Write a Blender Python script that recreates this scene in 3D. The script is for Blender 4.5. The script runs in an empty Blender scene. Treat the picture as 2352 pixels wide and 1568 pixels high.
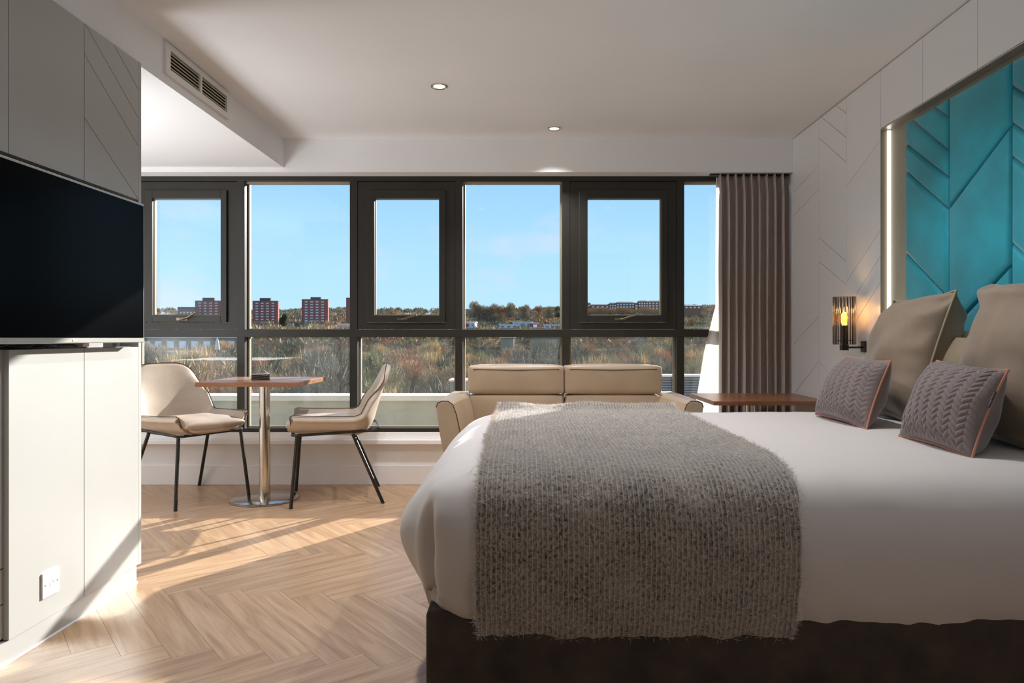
import bpy, bmesh, math, random
import numpy as np
from mathutils import Vector, Matrix, noise as mnoise
random.seed(7)
S = bpy.context.scene
col = S.collection
F, CX, CY = 1568.0, 1205.0, 776.0

# ------------------------------------------------------------------ camera, world, sun, exposure
cam_d = bpy.data.cameras.new('camera'); cam = bpy.data.objects.new('camera', cam_d); col.objects.link(cam)
cam.location = (0, 0, 1.0); cam.rotation_euler = (math.pi/2, 0, 0)
cam_d.sensor_width = 36; cam_d.lens = 24; cam_d.clip_end = 5000; cam_d.clip_start = .02
cam_d.shift_x = (1176-CX)/2352; cam_d.shift_y = -(784-CY)/2352
S.camera = cam
S.view_settings.view_transform = 'Standard'; S.view_settings.look = 'None'
S.view_settings.gamma = 1; S.view_settings.use_curve_mapping = False
S.view_settings.exposure = 0.32
SUN = 9.8; SKY = .91; SPOT = 54.0; FILL = 21
S.cycles.max_bounces = 14; S.cycles.diffuse_bounces = 8; S.cycles.transparent_max_bounces = 24
S.cycles.sample_clamp_indirect = 6; S.cycles.caustics_refractive = False; S.cycles.caustics_reflective = False

def srgb(r, g, b):
    f = lambda c: (c/255/12.92 if c/255 <= .04045 else ((c/255+.055)/1.055)**2.4)
    return (f(r), f(g), f(b), 1)

w = bpy.data.worlds.new('world'); S.world = w; w.use_nodes = True
nt = w.node_tree; nt.nodes.clear()
out = nt.nodes.new('ShaderNodeOutputWorld'); bg = nt.nodes.new('ShaderNodeBackground')
tc = nt.nodes.new('ShaderNodeTexCoord'); sep = nt.nodes.new('ShaderNodeSeparateXYZ')
rp = nt.nodes.new('ShaderNodeValToRGB')
nt.links.new(tc.outputs['Generated'], sep.inputs[0]); nt.links.new(sep.outputs['Z'], rp.inputs[0])
el = rp.color_ramp.elements
el[0].position = 0; el[0].color = srgb(190, 230, 248)
el[1].position = 1; el[1].color = srgb(88, 145, 226)
for p, c in ((.10, (176, 224, 250)), (.24, (150, 204, 250)), (.5, (118, 176, 240))):
    e = el.new(p); e.color = srgb(*c)
mp = nt.nodes.new('ShaderNodeMapping'); mp.inputs['Scale'].default_value = (3.0, 3.0, 7.0); mp.inputs['Rotation'].default_value = (0, .35, 0)
mp.inputs['Location'].default_value = (.4, .1, .9)
nz = nt.nodes.new('ShaderNodeTexNoise'); nz.inputs['Scale'].default_value = 1.3; nz.inputs['Detail'].default_value = 9; nz.inputs['Roughness'].default_value = .62
cr = nt.nodes.new('ShaderNodeValToRGB'); cr.color_ramp.elements[0].position = .52; cr.color_ramp.elements[1].position = .78
cr.color_ramp.elements[1].color = (.75, .75, .75, 1)
mx = nt.nodes.new('ShaderNodeMix'); mx.data_type = 'RGBA'; mx.inputs[7].default_value = srgb(222, 222, 240)
nt.links.new(tc.outputs['Generated'], mp.inputs[0]); nt.links.new(mp.outputs[0], nz.inputs[0]); nt.links.new(nz.outputs['Fac'], cr.inputs[0])
nt.links.new(cr.outputs[0], mx.inputs[0]); nt.links.new(rp.outputs[0], mx.inputs[6])
nt.links.new(mx.outputs[2], bg.inputs[0]); bg.inputs[1].default_value = SKY
nt.links.new(bg.outputs[0], out.inputs[0])

sd = bpy.data.lights.new('sun', 'SUN'); sd.energy = SUN; sd.angle = math.radians(.55); sd.color = (1, .97, .92)
so = bpy.data.objects.new('sun', sd); col.objects.link(so)
az = Vector((.548, .836, 0)).normalized(); EL = math.radians(19.9)
sdir = Vector((az.x*math.cos(EL), az.y*math.cos(EL), math.sin(EL)))
so.rotation_euler = sdir.to_track_quat('Z', 'Y').to_euler(); so.location = (6, 9, 6)
# added fill light behind the camera, facing the ceiling; not a room fitting
ad = bpy.data.lights.new('bounce_fill', 'AREA'); ad.shape = 'RECTANGLE'; ad.size = 1.7; ad.size_y = 1.2; ad.energy = FILL; ad.color = (.90, .955, 1)
ao = bpy.data.objects.new('bounce_fill', ad); col.objects.link(ao); ao.location = (.85, -.45, .5); ao.rotation_euler = (math.radians(180), 0, 0)

# unseen upward fill light, added in the alcove behind the cabinet wall
bd = bpy.data.lights.new('alcove_fill', 'AREA'); bd.shape = 'RECTANGLE'; bd.size = .9; bd.size_y = .9; bd.energy = 30; bd.color = (.93, .965, 1)
bo = bpy.data.objects.new('alcove_fill', bd); col.objects.link(bo); bo.location = (-2.75, 2.9, .8); bo.rotation_euler = (math.radians(180), 0, 0)

# ------------------------------------------------------------------ placement helpers (pixel of the 2352x1568 frame -> metres on a real plane)
def onY(px, py, Y): return Vector(((px-CX)*Y/F, Y, 1+(CY-py)*Y/F))
def onX(px, py, X):
    Y = X*F/(px-CX); return Vector((X, Y, 1+(CY-py)*Y/F))
def onZ(px, py, z):
    Y = (1-z)*F/(py-CY); return Vector(((px-CX)*Y/F, Y, z))
RS = .0223; R0 = 1.686
def xr(y, off=0): return R0+off+RS*y
def onR(px, py=776, off=0):
    k = (px-CX)/F; Y = (R0+off)/(k-RS); return Vector((k*Y, Y, 1+(CY-py)/F*Y))

# ------------------------------------------------------------------ materials
M = {}
def mat(name, rgb, rough=.5, metal=0, var=0, vscale=8, bump=0, bscale=60, spec=.5, sheen=0, coat=0, emit=None, estr=0, coords='Object', stretch=None):
    m = bpy.data.materials.new(name); m.use_nodes = True; t = m.node_tree
    b = t.nodes['Principled BSDF']; b.inputs['Base Color'].default_value = srgb(*rgb)
    b.inputs['Roughness'].default_value = rough; b.inputs['Metallic'].default_value = metal
    b.inputs['Specular IOR Level'].default_value = spec
    if sheen: b.inputs['Sheen Weight'].default_value = sheen; b.inputs['Sheen Roughness'].default_value = .4
    if coat: b.inputs['Coat Weight'].default_value = coat; b.inputs['Coat Roughness'].default_value = .1
    if emit: b.inputs['Emission Color'].default_value = srgb(*emit); b.inputs['Emission Strength'].default_value = estr
    if var or bump:
        c = t.nodes.new('ShaderNodeTexCoord'); mpn = t.nodes.new('ShaderNodeMapping')
        t.links.new(c.outputs[coords], mpn.inputs[0])
        if stretch: mpn.inputs['Scale'].default_value = stretch
    if var:
        n = t.nodes.new('ShaderNodeTexNoise'); n.inputs['Scale'].default_value = vscale; n.inputs['Detail'].default_value = 6
        r = t.nodes.new('ShaderNodeValToRGB'); r.color_ramp.elements[0].position = .3; r.color_ramp.elements[1].position = .7
        lo = tuple(max(0, x*(1-var)) for x in rgb); hi = tuple(min(255, x*(1+var)) for x in rgb)
        r.color_ramp.elements[0].color = srgb(*lo); r.color_ramp.elements[1].color = srgb(*hi)
        t.links.new(mpn.outputs[0], n.inputs[0]); t.links.new(n.outputs['Fac'], r.inputs[0]); t.links.new(r.outputs[0], b.inputs['Base Color'])
    if bump:
        n2 = t.nodes.new('ShaderNodeTexNoise'); n2.inputs['Scale'].default_value = bscale; n2.inputs['Detail'].default_value = 5
        bp = t.nodes.new('ShaderNodeBump'); bp.inputs['Strength'].default_value = bump; bp.inputs['Distance'].default_value = .01
        t.links.new(mpn.outputs[0], n2.inputs[0]); t.links.new(n2.outputs['Fac'], bp.inputs['Height']); t.links.new(bp.outputs[0], b.inputs['Normal'])
    M[name] = m; return m

mat('wall', (230, 230, 231), .75, var=.008, vscale=3, bump=.04, bscale=150)
mat('backwall', (74, 62, 54), .6)
mat('ceiling', (228, 228, 229), .85, var=.008, vscale=2)
mat('cabinet', (166, 166, 163), .38, var=.01, vscale=3)
mat('panelwhite', (224, 225, 226), .35)
mat('joint', (150, 148, 142), .8)
mat('darkgap', (18, 18, 16), .8)
mat('frame', (36, 33, 26), .42, var=.06, vscale=5, spec=.5)
mat('bead', (150, 142, 122), .5)
mat('gasket', (14, 14, 12), .6)
mat('skirt', (234, 234, 238), .4)
mat('sill', (238, 238, 240), .35)
mat('leather', (196, 180, 163), .42, var=.03, vscale=9, bump=.10, bscale=260)
mat('sofaleather', (172, 150, 125), .38, var=.03, vscale=6, bump=.10, bscale=240)
mat('floorjoint', (120, 92, 66), .8)
mat('seam', (66, 48, 36), .6)
mat('blackmetal', (52, 50, 47), .38, .6)
mat('steel', (205, 200, 190), .16, 1.0)
mat('tvscreen', (3, 3, 4), .2, spec=.04)
mat('tvbezel', (186, 184, 178), .3, .7)
mat('plastic', (244, 244, 244), .3)
mat('cable', (16, 16, 16), .45)
mat('duvet', (200, 193, 189), .62, var=.008, vscale=3, sheen=.15)
mat('bedbase', (58, 48, 40), .85, var=.25, vscale=9, bump=.2, bscale=40, sheen=.1)
mat('taupe', (132, 115, 97), .75, var=.05, vscale=7, bump=.1, bscale=300, sheen=.35)
mat('quilt', (112, 99, 96), .7, var=.05, vscale=12, bump=.08, bscale=400, sheen=.4)
mat('peach', (176, 116, 92), .5)
mat('taupepipe', (160, 142, 120), .6)
mat('linen', (214, 206, 196), .8)
mat('sham', (138, 124, 102), .8, bump=.1, bscale=200)
mat('teal', (10, 146, 164), .62, var=.09, vscale=5, bump=.08, bscale=500, sheen=.55)
mat('tealgap', (4, 50, 60), .8)
mat('olive', (150, 148, 130), .6)
mat('bronze', (74, 58, 46), .35, .75)
mat('handlemetal', (128, 118, 100), .3, .9)
mat('black', (20, 20, 22), .5)
mat('tagtext', (205, 215, 215), .6)
mat('curtain', (170, 159, 153), .85, bump=.05, bscale=500, sheen=.2)
mat('ventwhite', (222, 220, 214), .5)
mat('ventblade', (196, 188, 170), .5)
mat('ventdark', (52, 46, 38), .8)
mat('coaster', (44, 38, 34), .5)
mat('coastertop', (196, 188, 182), .5)
mat('ground', (104, 98, 74), .95, var=.25, vscale=.06)
mat('hill', (88, 80, 58), 1.0, spec=0, var=.30, vscale=.03)
mat('brick', (150, 92, 82), .85, var=.05, vscale=.5)
mat('roofcap', (92, 82, 80), .8)
mat('winwhite', (235, 238, 240), .3)
mat('winblue', (110, 130, 146), .2)
mat('stonewall', (112, 114, 100), .9, var=.08, vscale=.5)
mat('render', (214, 210, 202), .8)
mat('yellowbrick', (164, 146, 110), .9)
mat('redpanel', (168, 74, 50), .7)
mat('slate', (96, 92, 92), .7)
mat('terracotta', (190, 130, 96), .8)
mat('housebrick', (140, 104, 84), .9)
mat('concrete', (226, 206, 176), .85, var=.05, vscale=2)
mat('terracefloor', (214, 208, 196), .9)
mat('paleconcrete', (176, 164, 134), .85, var=.04, vscale=1)
mat('greymetal', (118, 124, 126), .5, .3)
mat('bulb', (255, 190, 90), .3, emit=(255, 150, 40), estr=14)
mat('filament', (255, 190, 90), .3, emit=(255, 205, 110), estr=40)
mat('lampdisc', (255, 240, 210), .3, emit=(255, 214, 150), estr=3.5)
mat('led', (255, 245, 240), .3, emit=(255, 240, 232), estr=1.6)
for nm, c in (('twigbrown', (172, 148, 110)), ('twigolive', (146, 140, 92)), ('twiggrey', (138, 126, 106)), ('twiggold', (196, 168, 116)), ('twigorange', (200, 134, 70)), ('twigdark', (66, 76, 54)), ('twigrust', (178, 132, 96))):
    mat(nm, c, .9, var=.25, vscale=.8)

def glass_mat(name, tint=(1, 1, 1), haze=0.0, refl=1.0):
    m = bpy.data.materials.new(name); m.use_nodes = True; t = m.node_tree; t.nodes.clear()
    o = t.nodes.new('ShaderNodeOutputMaterial'); tr = t.nodes.new('ShaderNodeBsdfTransparent'); gl = t.nodes.new('ShaderNodeBsdfGlossy')
    tr.inputs[0].default_value = (*tint, 1); gl.inputs['Roughness'].default_value = .01
    fr = t.nodes.new('ShaderNodeFresnel'); fr.inputs[0].default_value = 1.35; mu = t.nodes.new('ShaderNodeMath'); mu.operation = 'MULTIPLY'; mu.inputs[1].default_value = refl
    mxs = t.nodes.new('ShaderNodeMixShader'); t.links.new(fr.outputs[0], mu.inputs[0]); t.links.new(mu.outputs[0], mxs.inputs[0])
    t.links.new(tr.outputs[0], mxs.inputs[1]); t.links.new(gl.outputs[0], mxs.inputs[2]); last = mxs
    if haze:
        df = t.nodes.new('ShaderNodeBsdfDiffuse'); df.inputs[0].default_value = (.8, .8, .76, 1)
        tl = t.nodes.new('ShaderNodeBsdfTranslucent'); tl.inputs[0].default_value = (.8, .78, .7, 1)
        ad = t.nodes.new('ShaderNodeMixShader'); t.links.new(df.outputs[0], ad.inputs[1]); t.links.new(tl.outputs[0], ad.inputs[2])
        nz = t.nodes.new('ShaderNodeTexNoise'); nz.inputs['Scale'].default_value = 2.2; nz.inputs['Detail'].default_value = 4
        c = t.nodes.new('ShaderNodeTexCoord'); mpn = t.nodes.new('ShaderNodeMapping'); mpn.inputs['Scale'].default_value = (3.5, 1, .5)
        t.links.new(c.outputs['Object'], mpn.inputs[0]); t.links.new(mpn.outputs[0], nz.inputs[0])
        m2 = t.nodes.new('ShaderNodeMath'); m2.operation = 'MULTIPLY'; m2.inputs[1].default_value = haze*2; t.links.new(nz.outputs['Fac'], m2.inputs[0])
        ms = t.nodes.new('ShaderNodeMixShader'); t.links.new(m2.outputs[0], ms.inputs[0]); t.links.new(last.outputs[0], ms.inputs[1]); t.links.new(ad.outputs[0], ms.inputs[2]); last = ms
    t.links.new(last.outputs[0], o.inputs[0]); M[name] = m
glass_mat('glass'); glass_mat('glassdirty', haze=.022); glass_mat('smoked', tint=(.93, .90, .87), refl=1.3)

def wood(name, c1, c2, c3, scale=1.0, rough=.35, rnd=True, axis='X', vary=.25):
    m = bpy.data.materials.new(name); m.use_nodes = True; t = m.node_tree; b = t.nodes['Principled BSDF']
    L = t.links.new
    tc = t.nodes.new('ShaderNodeTexCoord'); oi = t.nodes.new('ShaderNodeObjectInfo'); add = t.nodes.new('ShaderNodeVectorMath'); add.operation = 'ADD'
    sc = t.nodes.new('ShaderNodeVectorMath'); sc.operation = 'SCALE'; sc.inputs['Scale'].default_value = 37.0
    cb = t.nodes.new('ShaderNodeCombineXYZ'); L(oi.outputs['Random'], cb.inputs[0]); L(oi.outputs['Random'], cb.inputs[1]); L(oi.outputs['Random'], cb.inputs[2])
    L(cb.outputs[0], sc.inputs[0]); L(tc.outputs['Object'], add.inputs[0]); L(sc.outputs[0], add.inputs[1])
    mp = t.nodes.new('ShaderNodeMapping'); mp.inputs['Scale'].default_value = (1.1*scale, 13*scale, 6) if axis == 'X' else (13*scale, 1.1*scale, 6)
    L(add.outputs[0], mp.inputs[0])
    n = t.nodes.new('ShaderNodeTexNoise'); n.inputs['Scale'].default_value = 2.2; n.inputs['Detail'].default_value = 7; n.inputs['Roughness'].default_value = .6; n.inputs['Distortion'].default_value = .7
    L(mp.outputs[0], n.inputs[0])
    r = t.nodes.new('ShaderNodeValToRGB'); e = r.color_ramp.elements; e[0].position = .28; e[0].color = srgb(*c1); e[1].position = .72; e[1].color = srgb(*c3)
    k = e.new(.5); k.color = srgb(*c2); L(n.outputs['Fac'], r.inputs[0])
    n2 = t.nodes.new('ShaderNodeTexNoise'); n2.inputs['Scale'].default_value = 2.0; n2.inputs['Detail'].default_value = 3
    mp2 = t.nodes.new('ShaderNodeMapping'); mp2.inputs['Scale'].default_value = (2.5, 95, 20) if axis == 'X' else (95, 2.5, 20)
    L(add.outputs[0], mp2.inputs[0]); L(mp2.outputs[0], n2.inputs[0])
    hv = t.nodes.new('ShaderNodeHueSaturation'); L(r.outputs[0], hv.inputs['Color'])
    ma = t.nodes.new('ShaderNodeMath'); ma.operation = 'MULTIPLY_ADD'; ma.inputs[1].default_value = vary; ma.inputs[2].default_value = 1-vary/2
    L(oi.outputs['Random'], ma.inputs[0])
    mb = t.nodes.new('ShaderNodeMath'); mb.operation = 'MULTIPLY_ADD'; mb.inputs[1].default_value = .30; mb.inputs[2].default_value = .85; L(n2.outputs['Fac'], mb.inputs[0])
    mc = t.nodes.new('ShaderNodeMath'); mc.operation = 'MULTIPLY'; L(ma.outputs[0], mc.inputs[0]); L(mb.outputs[0], mc.inputs[1]); L(mc.outputs[0], hv.inputs['Value'])
    L(hv.outputs[0], b.inputs['Base Color']); b.inputs['Roughness'].default_value = rough
    bp = t.nodes.new('ShaderNodeBump'); bp.inputs['Strength'].default_value = .12; bp.inputs['Distance'].default_value = .002; L(n2.outputs['Fac'], bp.inputs['Height']); L(bp.outputs[0], b.inputs['Normal'])
    M[name] = m
wood('oak', (154, 120, 87), (178, 145, 111), (198, 167, 134), rough=.32, vary=.09)
wood('walnut', (96, 58, 36), (134, 88, 58), (162, 112, 78), rough=.3, vary=0)
wood('tabletop', (120, 78, 50), (152, 104, 70), (176, 128, 92), rough=.34, vary=0)

# knitted throw material
m = bpy.data.materials.new('knit'); m.use_nodes = True; t = m.node_tree; b = t.nodes['Principled BSDF']; L = t.links.new
b.inputs['Roughness'].default_value = .95; b.inputs['Sheen Weight'].default_value = 1.0; b.inputs['Sheen Roughness'].default_value = .35
tc = t.nodes.new('ShaderNodeTexCoord')
mp = t.nodes.new('ShaderNodeMapping'); mp.inputs['Scale'].default_value = (120, 90, 1); L(tc.outputs['UV'], mp.inputs[0])
v = t.nodes.new('ShaderNodeTexVoronoi'); v.inputs['Scale'].default_value = 1; L(mp.outputs[0], v.inputs['Vector'])
n1 = t.nodes.new('ShaderNodeTexNoise'); n1.inputs['Scale'].default_value = 9; n1.inputs['Detail'].default_value = 3; L(tc.outputs['UV'], n1.inputs[0])
n3 = t.nodes.new('ShaderNodeTexNoise'); n3.inputs['Scale'].default_value = 1.1; n3.inputs['Detail'].default_value = 6; n3.inputs['Roughness'].default_value = .75; L(mp.outputs[0], n3.inputs[0])
a1 = t.nodes.new('ShaderNodeMath'); a1.operation = 'MULTIPLY_ADD'; a1.inputs[1].default_value = .22; L(n1.outputs['Fac'], a1.inputs[0]); L(n3.outputs['Fac'], a1.inputs[2])
r = t.nodes.new('ShaderNodeValToRGB'); e = r.color_ramp.elements
e[0].position = .50; e[0].color = srgb(58, 50, 46); e[1].position = .72; e[1].color = srgb(174, 163, 150); k = e.new(.60); k.color = srgb(142, 130, 119)
L(a1.outputs[0], r.inputs[0])
wv = t.nodes.new('ShaderNodeTexWave'); wv.bands_direction = 'X'; wv.inputs['Scale'].default_value = 26; wv.inputs['Distortion'].default_value = .6; wv.inputs['Detail'].default_value = 2; wv.inputs['Detail Scale'].default_value = 6
L(tc.outputs['UV'], wv.inputs[0])
wr = t.nodes.new('ShaderNodeValToRGB'); wr.color_ramp.elements[0].position = .82; wr.color_ramp.elements[1].position = .97; wr.color_ramp.elements[1].color = (.55, .55, .55, 1); L(wv.outputs['Fac'], wr.inputs[0])
mm = t.nodes.new('ShaderNodeMix'); mm.data_type = 'RGBA'; L(wr.outputs[0], mm.inputs[0]); L(r.outputs[0], mm.inputs[6]); mm.inputs[7].default_value = srgb(206, 194, 180)
L(mm.outputs[2], b.inputs['Base Color'])
sm = t.nodes.new('ShaderNodeMath'); sm.operation = 'ADD'; L(n3.outputs['Fac'], sm.inputs[0])
s2 = t.nodes.new('ShaderNodeMath'); s2.operation = 'MULTIPLY'; s2.inputs[1].default_value = .35; L(wv.outputs['Fac'], s2.inputs[0]); L(s2.outputs[0], sm.inputs[1])
bp = t.nodes.new('ShaderNodeBump'); bp.inputs['Strength'].default_value = .8; bp.inputs['Distance'].default_value = .008; L(sm.outputs[0], bp.inputs['Height']); L(bp.outputs[0], b.inputs['Normal'])
M['knit'] = m
mat('fuzz', (214, 205, 196), .95, sheen=.3)
# translucent lining
m = bpy.data.materials.new('lining'); m.use_nodes = True; t = m.node_tree; b = t.nodes['Principled BSDF']; b.inputs['Base Color'].default_value = srgb(238, 232, 224); b.inputs['Roughness'].default_value = .8
tl = t.nodes.new('ShaderNodeBsdfTranslucent'); tl.inputs[0].default_value = (.85, .8, .74, 1); mxs = t.nodes.new('ShaderNodeMixShader'); mxs.inputs[0].default_value = .45
t.links.new(b.outputs[0], mxs.inputs[1]); t.links.new(tl.outputs[0], mxs.inputs[2]); t.links.new(mxs.outputs[0], t.nodes['Material Output'].inputs[0]); M['lining'] = m

# ------------------------------------------------------------------ object helpers
def tag(o, label=None, cat=None, group=None, kind=None):
    if label: o['label'] = label
    if cat: o['category'] = cat
    if group: o['group'] = group
    if kind: o['kind'] = kind
    return o
def empty(name, loc=(0, 0, 0), rz=0, label=None, cat=None, group=None, kind=None, parent=None):
    o = bpy.data.objects.new(name, None); col.objects.link(o); o.location = loc; o.rotation_euler = (0, 0, rz); o.empty_display_size = .1
    if parent: o.parent = parent
    return tag(o, label, cat, group, kind)
def obj(name, bm, m, parent=None, smooth=False, mods=None, kind=None, label=None):
    me = bpy.data.meshes.new(name); was_bm = isinstance(bm, bmesh.types.BMesh)
    if isinstance(bm, bmesh.types.BMesh):
        bmesh.ops.recalc_face_normals(bm, faces=bm.faces); bm.to_mesh(me); bm.free()
    else:
        me.from_pydata(*bm); me.update()
    for mm_ in (m if isinstance(m, (list, tuple)) else [m]): me.materials.append(M[mm_])
    if smooth:
        for p in me.polygons: p.use_smooth = True
        if was_bm: me.set_sharp_from_angle(angle=math.radians(38))
    o = bpy.data.objects.new(name, me); col.objects.link(o)
    if parent:
        o.parent = parent
        if parent.type == 'EMPTY' and parent.get('_world'): o.matrix_parent_inverse = Matrix.Translation(parent.location).inverted()
    if kind: o['kind'] = kind
    if label: o['label'] = label
    if mods:
        for k, v in mods.items():
            if k == 'bevel': md = o.modifiers.new('bevel', 'BEVEL'); md.width = v; md.segments = 3; md.limit_method = 'ANGLE'
            if k == 'subsurf': md = o.modifiers.new('subsurf', 'SUBSURF'); md.levels = v; md.render_levels = v
            if k == 'solid': md = o.modifiers.new('solid', 'SOLIDIFY'); md.thickness = v[0]; md.offset = v[1]
    return o
def wempty(name, loc, **k):      # an Empty whose children are given in world coordinates
    o = empty(name, loc, **k); o['_world'] = 1; return o
def B(): return bmesh.new()
def box(bm, a, b_):
    x0, y0, z0 = a; x1, y1, z1 = b_
    vs = [bm.verts.new(p) for p in ((x0, y0, z0), (x1, y0, z0), (x1, y1, z0), (x0, y1, z0), (x0, y0, z1), (x1, y0, z1), (x1, y1, z1), (x0, y1, z1))]
    for f in ((0, 3, 2, 1), (4, 5, 6, 7), (0, 1, 5, 4), (1, 2, 6, 5), (2, 3, 7, 6), (3, 0, 4, 7)): bm.faces.new([vs[i] for i in f])
    return bm
def obox(name, a, b_, m, parent=None, bevel=0, kind=None, label=None, smooth=False):
    a2 = [min(p, q) for p, q in zip(a, b_)]; b2 = [max(p, q) for p, q in zip(a, b_)]
    return obj(name, box(B(), a2, b2), m, parent, smooth=smooth or bevel > 0, mods={'bevel': bevel} if bevel else None, kind=kind, label=label)
def tube(bm, pts, r, seg=10, closed=False, caps=True):
    pts = [Vector(p) for p in pts]; n = len(pts); rings = []
    rr = r if isinstance(r, (list, tuple)) else [r]*n
    up = None
    for i in range(n):
        if closed: d = pts[(i+1) % n]-pts[i-1]
        else: d = pts[min(i+1, n-1)]-pts[max(i-1, 0)]
        d.normalize()
        if up is None: up = d.orthogonal().normalized()
        up = (up-d*up.dot(d)).normalized(); side = d.cross(up)
        rings.append([bm.verts.new(pts[i]+(up*math.cos(2*math.pi*k/seg)+side*math.sin(2*math.pi*k/seg))*rr[i]) for k in range(seg)])
    for i in range(n if closed else n-1):
        a, c = rings[i], rings[(i+1) % n]
        for k in range(seg): bm.faces.new((a[k], a[(k+1) % seg], c[(k+1) % seg], c[k]))
    if not closed and caps: bm.faces.new(rings[0][::-1]); bm.faces.new(rings[-1])
    return bm
def lathe(bm, prof, c=(0, 0, 0), seg=40, rf=None):
    rings = []
    for (r, z) in prof:
        rings.append([bm.verts.new((c[0]+(r*(rf(k/seg) if rf else 1))*math.cos(2*math.pi*k/seg), c[1]+(r*(rf(k/seg) if rf else 1))*math.sin(2*math.pi*k/seg), c[2]+z)) for k in range(seg)])
    for a, d in zip(rings, rings[1:]):
        for k in range(seg): bm.faces.new((a[k], a[(k+1) % seg], d[(k+1) % seg], d[k]))
    return rings
def solid_lathe(bm, prof, c=(0, 0, 0), seg=40):
    r = lathe(bm, prof, c, seg); bm.faces.new(r[0][::-1]); bm.faces.new(r[-1]); return bm
def prism(bm, poly, mapf, d0, d1):
    """convex polygon in a plane, mapf(a, b, depth) -> point"""
    A = [bm.verts.new(mapf(a, b_, d0)) for a, b_ in poly]; C = [bm.verts.new(mapf(a, b_, d1)) for a, b_ in poly]
    bm.faces.new(A); bm.faces.new(C[::-1]); n = len(poly)
    for i in range(n): bm.faces.new((A[i], C[i], C[(i+1) % n], A[(i+1) % n]))
    return bm
def cross2(a, b_, p): return (b_[0]-a[0])*(p[1]-a[1])-(b_[1]-a[1])*(p[0]-a[0])
def clip(poly, a, b_, sign=1):
    outp = []
    for i in range(len(poly)):
        p, q = poly[i], poly[(i+1) % len(poly)]; sp, sq = cross2(a, b_, p)*sign, cross2(a, b_, q)*sign
        if sp >= -1e-9: outp.append(p)
        if (sp > 1e-9 and sq < -1e-9) or (sp < -1e-9 and sq > 1e-9):
            t_ = sp/(sp-sq); outp.append((p[0]+(q[0]-p[0])*t_, p[1]+(q[1]-p[1])*t_))
    return outp
def area(p): return .5*sum(p[i][0]*p[(i+1) % len(p)][1]-p[(i+1) % len(p)][0]*p[i][1] for i in range(len(p)))
def split(polys, a, b_):
    r = []
    for p in polys:
        for s in (1, -1):
            q = clip(p, a, b_, s)
            if len(q) > 2 and abs(area(q)) > 2e-4: r.append(q)
    return r
def inset(poly, d):
    if area(poly) < 0: poly = poly[::-1]
    q = poly
    for i in range(len(poly)):
        a, b_ = poly[i], poly[(i+1) % len(poly)]; l = math.hypot(b_[0]-a[0], b_[1]-a[1])
        if l < 1e-6: continue
        nx, ny = -(b_[1]-a[1])/l*d, (b_[0]-a[0])/l*d
        q = clip(q, (a[0]+nx, a[1]+ny), (b_[0]+nx, b_[1]+ny), 1)
        if len(q) < 3: return None
    return q
def copy_tree(o, parent=None):
    c = o.copy(); col.objects.link(c)
    if parent: c.parent = parent
    for ch in list(o.children): copy_tree(ch, c)
    return c
def sm(x): x = max(0, min(1, x)); return x*x*(3-2*x)
def interp(x, xs, ys): return float(np.interp(x, xs, ys))

# ------------------------------------------------------------------ room shell
CEIL, ZB, YU, YW = 2.329, 2.135, 4.55, 4.668       # ceiling, dropped ceiling, upper wall face, lower wall face
XL, XBK, XB = -3.3, 1.90, -1.585
XBULK = -1.605; YBACK = -1.3
base = obox('floor', (XL, YBACK, -.05), (XBK+.1, YW+.05, -.0015), 'floorjoint', kind='structure')
# herringbone planks
PW, PL, N = .118, .708, 6
ang = math.radians(-50); d1 = Vector((math.cos(ang), math.sin(ang))); d2 = Vector((-d1.y, d1.x)); P0 = Vector((-1.06, 2.631))
room = [(XL+.01, YBACK+.01), (1.74, YBACK+.01), (1.78, YW-.005), (XL+.01, YW-.005)]
def toW(a, b_): p = P0+d1*(a*PW)+d2*(b_*PW); return (p.x, p.y)
full_me = {}
cand = []
for x in range(-60, 61):
    for y in range(-60, 61):
        k = (x-y) % (2*N)
        if k == 0: rect = ((x, y), (x+N, y+1), 0)
        elif (x-y) % (2*N) == 2*N-1: rect = ((x, y), (x+1, y+N), 1)
        else: continue
        (xa, ya), (xb, yb), ori = rect
        poly = [toW(xa, ya), toW(xb, ya), toW(xb, yb), toW(xa, yb)]
        if max(p[0] for p in poly) < room[0][0] or min(p[0] for p in poly) > room[2][0] or max(p[1] for p in poly) < YBACK or min(p[1] for p in poly) > YW: continue
        cxy = ((poly[0][0]+poly[2][0])/2, (poly[0][1]+poly[2][1])/2)
        clipd = poly; cut = False
        for i in range(4):
            a, c = room[i], room[(i+1) % 4]
            if any(cross2(a, c, p) < 0 for p in clipd): cut = True; clipd = clip(clipd, a, c, 1)
            if len(clipd) < 3: break
        if len(clipd) < 3 or abs(area(clipd)) < 1e-3: continue
        vis = (cxy[1] > 1.5 and -2.9 < cxy[0] < .25)
        cand.append((0 if vis else 1, abs(cxy[0]+1)+abs(cxy[1]-2.5), cxy, ori, clipd, cut))
cand.sort(key=lambda c: c[:2])
rest = B()
def plank_mesh():
    bm = B(); box(bm, (-PL/2+.0004, -PW/2+.0004, -.0013), (PL/2-.0004, PW/2-.0004, 0)); return bm
proto = None
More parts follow.
